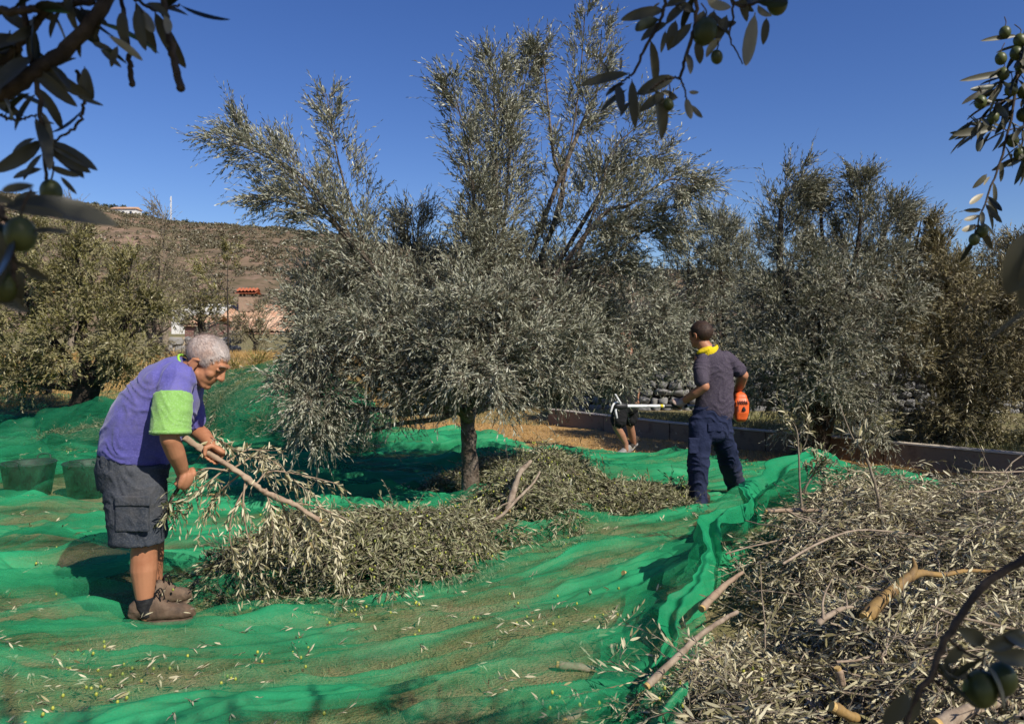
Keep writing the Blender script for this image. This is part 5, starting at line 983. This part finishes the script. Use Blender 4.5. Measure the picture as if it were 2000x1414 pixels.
en = obj('engine_cover', remesh(eg, .005, 'engine', M['orange'], 2), M['orange'], pole)
for i in range(7): obj('cooling_slot', G().add(*loft(np.stack([ec+[-.046+.0155*i, -.083, .060], ec+[-.046+.0155*i, -.0865, .028]]), .0032, n=8)), M['plastic'], en)
V, F = loft(np.array([ec+[.012, -.0875, -.030], ec+[.012, -.0875, -.012], ec+[.012, -.0865, .004]]), [.017, .013, .005], [.004]*3, up=(0, 1, 0), n=14); obj('air_inlet', G().add(V, F), M['plastic'], en)
g = G()
for i, hh in enumerate((.012, .008, .010, .006, .011)): g.add(*box(ec+[-.040, -.0865, -.035+.013*i], (.011, .004, .008)))
obj('lettering', g, M['plastic'], en, False)
obj('engine_base', remesh([box(ec+[.01, .0, -.10], (.10, .11, .03)), cap(ec+[-.02, 0, -.112], ec+[.04, 0, -.112], .018)], .005, 'ebase', M['plastic'], 2), M['plastic'], pole)
obj('shaft_housing', G().add(*loft(np.stack([ec+pdir*.04, pa+pdir*.10]), [.038, .020], n=16)), M['plastic'], pole)
hk = [[pb-pdir*.05, pb+pdir*.02+[0, 0, .03], pb+pdir*.07+[0, 0, .02], pb+pdir*.10+[0, 0, -.05]], [pb, pb+pdir*.05+[0, 0, -.03], pb+pdir*.04+[0, 0, -.10]], [pb, pb+pdir*.02+[0, -.03, .04], pb+pdir*.06+[0, -.04, .10]]]
for q in hk: obj('hook', G().add(*loft(spline([list(v) for v in q], 10), .010, n=8)), M['alu'], pole)
obj('gear_head', G().add(*loft(np.stack([pb-pdir*.04, pb, pb+pdir*.04]), [.024, .032, .026], n=16)), M['plastic'], pole)

# --- third worker, mostly behind the crown of the big olive
Y0 = 9.9
A = lambda px, py, dy=0.: at(px, py, Y0+dy)
pt = thing('person', 'worker in dark shorts and pale trainers mostly hidden behind the foliage, mid stride', 'person', gnd(1220, 892))
hp, P3, AX3 = head_parts(A(1222, 652), (-.8, -.3, -.1), (0, 0, 1), 1.0)
body = hp+chain([A(1224, 662), A(1226, 680), A(1227, 700)], [.055, .06, .09])+[loft(np.stack([A(1226, 770), A(1226, 735), A(1227, 705)]), [.12, .12, .13], [.08]*3, up=(0, 1, 0), n=20)]
body += chain([A(1212, 790, -.05), A(1207, 820, -.06), A(1204, 833, -.06), A(1214, 850, -.02), A(1222, 866, 0), A(1223, 878, 0)], [.09, .07, .052, .052, .036, .032])
body += chain([A(1232, 790, .08), A(1231, 815, .1), A(1230, 828, .12), A(1234, 848, .2), A(1238, 868, .28)], [.09, .07, .052, .052, .034])
body += chain([A(1241, 705, 0), A(1249, 730, -.02), A(1247, 748, -.02), A(1243, 785, -.05)], [.05, .042, .038, .026])+grip(A(1242, 791, -.06), (.2, 1, .1), (0, 0, 1), r=.012)
body += chain([A(1212, 705, 0), A(1202, 735, -.06), A(1192, 755, -.14), A(1180, 745, -.28)], [.05, .042, .038, .026])+grip(A(1176, 741, -.3), (.1, .3, 1), (1, 0, 0), r=.012)
obj('body', remesh(body, .008, 'body', M['skin2'], 2, .45), M['skin2'], pt)
head_extras(pt, P3, AX3, 1.0, 'hair_brown', seed=8, hairline=.05, low=-.06, thick=1.08)
obj('t_shirt', remesh([loft(np.stack([A(1226, 778), A(1226, 740), A(1227, 708), A(1226, 692)]), [.15, .15, .155, .08], [.11, .11, .11, .07], up=(0, 1, 0), n=28), loft(np.stack([A(1239, 705), A(1247, 728)]), [.06]*2, n=20), loft(np.stack([A(1214, 705), A(1205, 726)]), [.06]*2, n=20)], .01, 'tee', M['black'], 2, wrinkle=.006, seed=3), M['black'], pt)
obj('shorts', remesh([loft(np.stack([A(1225, 772), A(1224, 792)]), [.15, .155], [.12, .13], up=(0, 1, 0), n=28), loft(np.stack([A(1214, 788, -.05), A(1208, 822, -.06)]), [.105, .10], [.1]*2, up=(0, 1, 0), n=24), loft(np.stack([A(1232, 788, .07), A(1231, 818, .1)]), [.10, .095], [.1]*2, up=(0, 1, 0), n=24)], .01, 'shorts', M['black'], 2, wrinkle=.008, seed=4), M['black'], pt)
shoe(pt, gnd(1230, 889), gnd(1206, 896), mu='trainer', ms='trainer', name='trainer', laces=False)
h_ = A(1243, 872, .3); shoe(pt, h_*[1, 1, 0]+[0, 0, .12], A(1228, 880, .25)*[1, 1, 0]+[0, 0, .02], mu='boot', ms='trainer', name='trainer', laces=False)

# ------------------------------------------------------------------ sprays of the overhead olive hanging into view
def spray(label, Y, stems, extra=(), olives=(), per=4, ll=.055, seed=0, own=True, lw=.25, auto=1.0, orr=.0105, rad=.0022):
    """stems: [(pts(px,py,dY), r0, r1, leafy 0..1)]; extra: leaves given by base and tip pixels; olives: (px,py,dY,size)"""
    rng = np.random.default_rng(seed); A = lambda px, py, d=0.: at(px, py, Y+d); root = thing('olive_spray', label, 'olive branch', A(*stems[0][0][0]))
    g = G(); lf = G()
    for pts, r0, r1, dens in stems:
        P = spline([list(A(*q)) for q in pts], 26); P = P+np.stack([noise(np.arange(26)*.6, np.full(26, seed+k*7.), 9) for k in range(3)], -1)*.003; rr = np.linspace(r0, r1, 26)*(1+.25*np.clip(noise(np.arange(26)*1.7, np.full(26, seed*1.)), 0, 1)); g.add(*loft(P, rr, n=9)); n = int(dens*12*auto)
        if n:
            k = rng.integers(4, 26, n); T = nrm(np.gradient(P, axis=0))[k]; side = nrm(np.cross(T, rng.normal(0, 1, (n, 3)))); D = T*.6+side*.9+[0, 0, -.25]; L = ll*rng.uniform(.75, 1.25, n); N = rng.normal(0, 1, (n, 3))*.8+[0, -.3, .8]
            leaves(lf, P[k], D, N, L, L*lw*rng.uniform(.8, 1.15, n), 0, rng.random(n), 2)
    if extra:
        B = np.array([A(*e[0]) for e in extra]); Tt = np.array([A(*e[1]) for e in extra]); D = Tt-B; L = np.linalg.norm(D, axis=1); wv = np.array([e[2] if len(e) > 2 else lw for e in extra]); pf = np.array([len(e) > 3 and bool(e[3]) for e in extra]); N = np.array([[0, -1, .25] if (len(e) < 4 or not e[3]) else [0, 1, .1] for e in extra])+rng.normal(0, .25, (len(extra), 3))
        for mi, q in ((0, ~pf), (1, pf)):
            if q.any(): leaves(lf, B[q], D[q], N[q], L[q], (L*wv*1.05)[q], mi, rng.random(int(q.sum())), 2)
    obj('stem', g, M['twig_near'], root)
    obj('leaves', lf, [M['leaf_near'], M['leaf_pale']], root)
    for px, py, d, s in olives:
        c = A(px, py, d); V, F = ell((0, 0, 0), np.array([1, 1, 1.22])*orr*s, n=22, m=14); V = V@rotz(rng.random()*6); a = rng.normal(0, .2); V = V@np.array([[math.cos(a), 0, math.sin(a)], [0, 1, 0], [-math.sin(a), 0, math.cos(a)]])
        o = obj('olive', G().add(c+V, F), M['olive'], root); obj('stalk', G().add(*loft(spline([c+[0, 0, orr*s*1.15], c+[.002, 0, orr*s*1.15+.008], c+[rng.normal(0, .004), 0, orr*s*1.15+.018]], 6), .0009, n=6)), M['twig_near'], o)
    return root
spray('thick dark olive bough with leaves and green olives hanging in the upper left corner', .78,
      [([(-60, 200, 0), (0, 185, 0), (70, 140, 0), (130, 95, 0), (190, 30, 0), (230, -40, 0)], .0085, .0065, .9), ([(40, -30, 0), (52, 60, 0), (68, 140, .0), (78, 210, 0), (86, 290, 0), (90, 350, 0)], .0034, .0016, .5),
       ([(150, 140, .02), (163, 190, .02), (160, 225, .02), (140, 255, .02), (105, 275, 0)], .0021, .0012, .15), ([(-30, 20, -.02), (40, 22, -.02), (110, 12, 0), (180, 4, 0)], .0042, .0030, .6),
       ([(235, -20, .04), (246, 60, .04), (253, 120, .04), (258, 165, .04)], .0022, .0030, 0), ([(318, -20, .03), (325, 45, .03), (338, 110, .03), (353, 172, .03)], .0030, .0042, 0),
       ([(90, 20, 0), (60, 60, .0), (20, 110, 0), (-20, 140, 0)], .004, .003, .8), ([(230, -30, .05), (300, 20, .05), (350, 10, .05)], .002, .0012, .6), ([(0, 225, 0), (30, 235, 0), (70, 225, 0)], .0014, .001, .3)],
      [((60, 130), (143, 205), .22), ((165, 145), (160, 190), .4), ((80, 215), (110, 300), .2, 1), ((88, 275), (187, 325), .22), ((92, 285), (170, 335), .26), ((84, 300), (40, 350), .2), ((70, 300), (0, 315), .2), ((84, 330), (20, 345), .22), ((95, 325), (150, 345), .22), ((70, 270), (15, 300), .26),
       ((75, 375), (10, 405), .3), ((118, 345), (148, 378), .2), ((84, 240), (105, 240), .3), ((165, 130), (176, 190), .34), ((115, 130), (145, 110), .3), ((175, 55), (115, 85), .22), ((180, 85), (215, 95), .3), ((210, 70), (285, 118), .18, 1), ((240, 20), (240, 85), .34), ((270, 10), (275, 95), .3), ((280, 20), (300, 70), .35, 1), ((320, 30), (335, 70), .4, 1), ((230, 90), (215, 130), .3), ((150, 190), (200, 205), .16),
       ((20, 60), (10, 160), .36), ((40, 70), (20, 140), .3), ((-10, 100), (40, 105), .34), ((10, 190), (35, 230), .3), ((-20, 130), (30, 80), .3), ((120, 20), (90, 70), .3), ((200, 20), (180, 75), .3), ((150, 20), (210, 40), .3), ((-10, 200), (40, 225), .3), ((60, 10), (110, 40), .3), ((195, 95), (235, 130), .2), ((290, 5), (330, 30), .3), ((160, 60), (150, 110), .3), ((0, 20), (60, 60), .3)],
      [(100, 375, 0, 1.0)], seed=101, lw=.26)
spray('out of focus olive cluster at the left edge, lower part of the hanging bough', .5,
      [([(-60, 330, 0), (-10, 400, 0), (20, 450, 0), (25, 520, 0), (30, 560, 0)], .0026, .0014, .35)],
      [((20, 408), (120, 418), .2), ((50, 455), (132, 446), .26), ((45, 520), (90, 548), .36), ((45, 525), (30, 600), .34), ((10, 500), (-10, 600), .34), ((-20, 560), (48, 606), .34), ((-20, 430), (15, 530), .3), ((0, 375), (60, 360), .3), ((0, 510), (50, 520), .3), ((-30, 380), (25, 395), .3)],
      [(40, 458, 0, .92), (-2, 470, .01, .9), (8, 560, .0, .8)], seed=102, lw=.3, auto=.6)
spray('twin olive twig with three green olives hanging at the top centre right', .98,
      [([(1290, -60, 0), (1298, 10, 0), (1282, 55, 0), (1260, 95, 0), (1238, 143, 0)], .0024, .0017, .3), ([(1350, -60, 0), (1360, 20, 0), (1352, 70, 0), (1340, 110, 0), (1328, 152, 0)], .0028, .0019, .25), ([(1238, 143, 0), (1215, 160, 0), (1190, 175, 0)], .0015, .0009, .2), ([(1328, 152, 0), (1300, 155, 0), (1270, 175, 0)], .0014, .0009, .2), ([(1328, 152, 0), (1338, 178, 0), (1340, 195, 0)], .0013, .0008, .1), ([(1420, -50, 0), (1432, 30, 0), (1425, 70, 0), (1450, 125, 0)], .0018, .0008, .1), ([(1400, -40, 0), (1440, 10, 0), (1480, 5, 0), (1510, -10, 0)], .002, .0015, .4)],
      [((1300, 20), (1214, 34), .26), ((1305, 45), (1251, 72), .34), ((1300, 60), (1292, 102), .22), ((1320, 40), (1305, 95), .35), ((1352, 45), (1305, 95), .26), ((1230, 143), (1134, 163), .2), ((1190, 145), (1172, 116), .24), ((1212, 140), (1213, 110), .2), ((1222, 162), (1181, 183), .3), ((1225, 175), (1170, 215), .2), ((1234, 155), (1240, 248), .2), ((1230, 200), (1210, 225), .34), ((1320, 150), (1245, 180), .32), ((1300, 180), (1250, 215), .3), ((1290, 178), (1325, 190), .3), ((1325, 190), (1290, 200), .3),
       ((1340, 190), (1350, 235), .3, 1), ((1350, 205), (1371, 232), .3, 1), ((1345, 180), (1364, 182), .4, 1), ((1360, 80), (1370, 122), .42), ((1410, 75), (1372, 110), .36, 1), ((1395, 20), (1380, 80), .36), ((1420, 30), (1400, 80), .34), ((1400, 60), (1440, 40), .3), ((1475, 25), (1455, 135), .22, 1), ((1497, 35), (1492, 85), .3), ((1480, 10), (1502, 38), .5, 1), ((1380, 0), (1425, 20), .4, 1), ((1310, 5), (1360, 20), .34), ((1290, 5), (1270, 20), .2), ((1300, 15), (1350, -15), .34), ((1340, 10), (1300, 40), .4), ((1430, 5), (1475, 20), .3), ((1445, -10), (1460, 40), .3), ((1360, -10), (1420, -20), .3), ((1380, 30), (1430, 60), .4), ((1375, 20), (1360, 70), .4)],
      [(1377, 62, 0, 1.45), (1400, 112, 0, .72), (1518, 6, 0, 1.25), (1306, 205, 0, .62)], seed=103, lw=.28, auto=.8)
spray('olive branch loaded with dark olives hanging down the upper right edge', 1.5,
      [([(2060, -40, 0), (2010, 40, 0), (1990, 130, 0), (1975, 230, 0), (1955, 310, 0), (1930, 380, 0), (1912, 430, 0), (1905, 465, 0)], .0034, .0012, 1.0), ([(2030, 60, 0), (1985, 100, 0), (1960, 150, 0), (1935, 190, 0)], .0018, .001, .8), ([(2040, 150, 0), (1995, 190, 0), (1950, 200, 0), (1910, 215, 0)], .0018, .001, .9), ([(2040, 230, .1), (2000, 250, .1), (1940, 255, .1), (1900, 260, .1)], .0018, .001, .9),
       ([(1975, 230, 0), (1935, 225, 0), (1890, 240, 0)], .0013, .0008, .5), ([(2050, 10, 0), (2010, 120, 0), (2000, 220, 0), (1995, 300, 0)], .002, .001, 1.0), ([(2060, 200, 0), (2020, 260, 0), (2000, 310, 0)], .002, .001, .8)],
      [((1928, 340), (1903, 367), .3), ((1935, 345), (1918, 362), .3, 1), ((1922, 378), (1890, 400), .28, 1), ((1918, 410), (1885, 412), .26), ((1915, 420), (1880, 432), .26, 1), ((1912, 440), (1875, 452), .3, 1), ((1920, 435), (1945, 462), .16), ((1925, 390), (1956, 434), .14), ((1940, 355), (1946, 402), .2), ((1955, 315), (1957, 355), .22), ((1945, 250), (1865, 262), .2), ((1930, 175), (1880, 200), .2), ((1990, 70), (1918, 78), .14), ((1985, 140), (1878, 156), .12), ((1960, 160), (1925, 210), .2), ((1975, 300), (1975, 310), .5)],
      [(1918, 452, 0, 1.05), (1903, 468, 0, .95), (1963, 64, 0, 1.0), (1985, 105, 0, 1.1), (1955, 115, 0, 1.0), (1915, 200, 0, 1.05), (1940, 230, 0, 1.0), (1975, 175, 0, 1.1), (1995, 130, 0, 1.1), (1998, 225, 0, 1.1), (1978, 275, 0, 1.05), (2000, 300, 0, 1.1), (1960, 145, 0, 1.0), (1990, 300, 0, .9), (2000, 180, 0, 1.1), (1930, 180, .05, .7), (1992, 80, 0, 1.1)], seed=104, lw=.2, auto=1.5, ll=.052)
spray('large dark blurred olive leaf poking in at the right edge', .42, [([(2080, 380, 0), (2040, 420, 0), (2010, 450, 0)], .002, .0015, 0)], [((2035, 440), (1972, 566), .46), ((2060, 420), (2010, 600), .34), ((2030, 590), (1930, 660), .07)], seed=105)
spray('dark shaded olive twig with olives rising across the lower right corner', .72,
      [([(2080, 1040, 0), (2000, 1092, 0), (1930, 1135, 0), (1880, 1195, 0), (1845, 1255, 0), (1815, 1320, 0), (1775, 1390, 0), (1760, 1450, 0)], .0042, .0024, .12), ([(1850, 1245, 0), (1880, 1270, 0), (1920, 1290, 0)], .0018, .0012, .1), ([(1815, 1320, 0), (1850, 1345, 0), (1890, 1355, 0)], .0018, .0012, .1)],
      [((1868, 1225), (1935, 1260), .4), ((1920, 1265), (2010, 1235), .34), ((1930, 1275), (2040, 1290), .3), ((1775, 1350), (1730, 1420), .4), ((1790, 1345), (1780, 1420), .34), ((1845, 1290), (1850, 1330), .5), ((1880, 1255), (1850, 1300), .4), ((1960, 1240), (2020, 1260), .4), ((1840, 1310), (1900, 1320), .3)],
      [(1915, 1345, 0, 1.4), (1957, 1325, .02, 1.25)], seed=106, lw=.34)
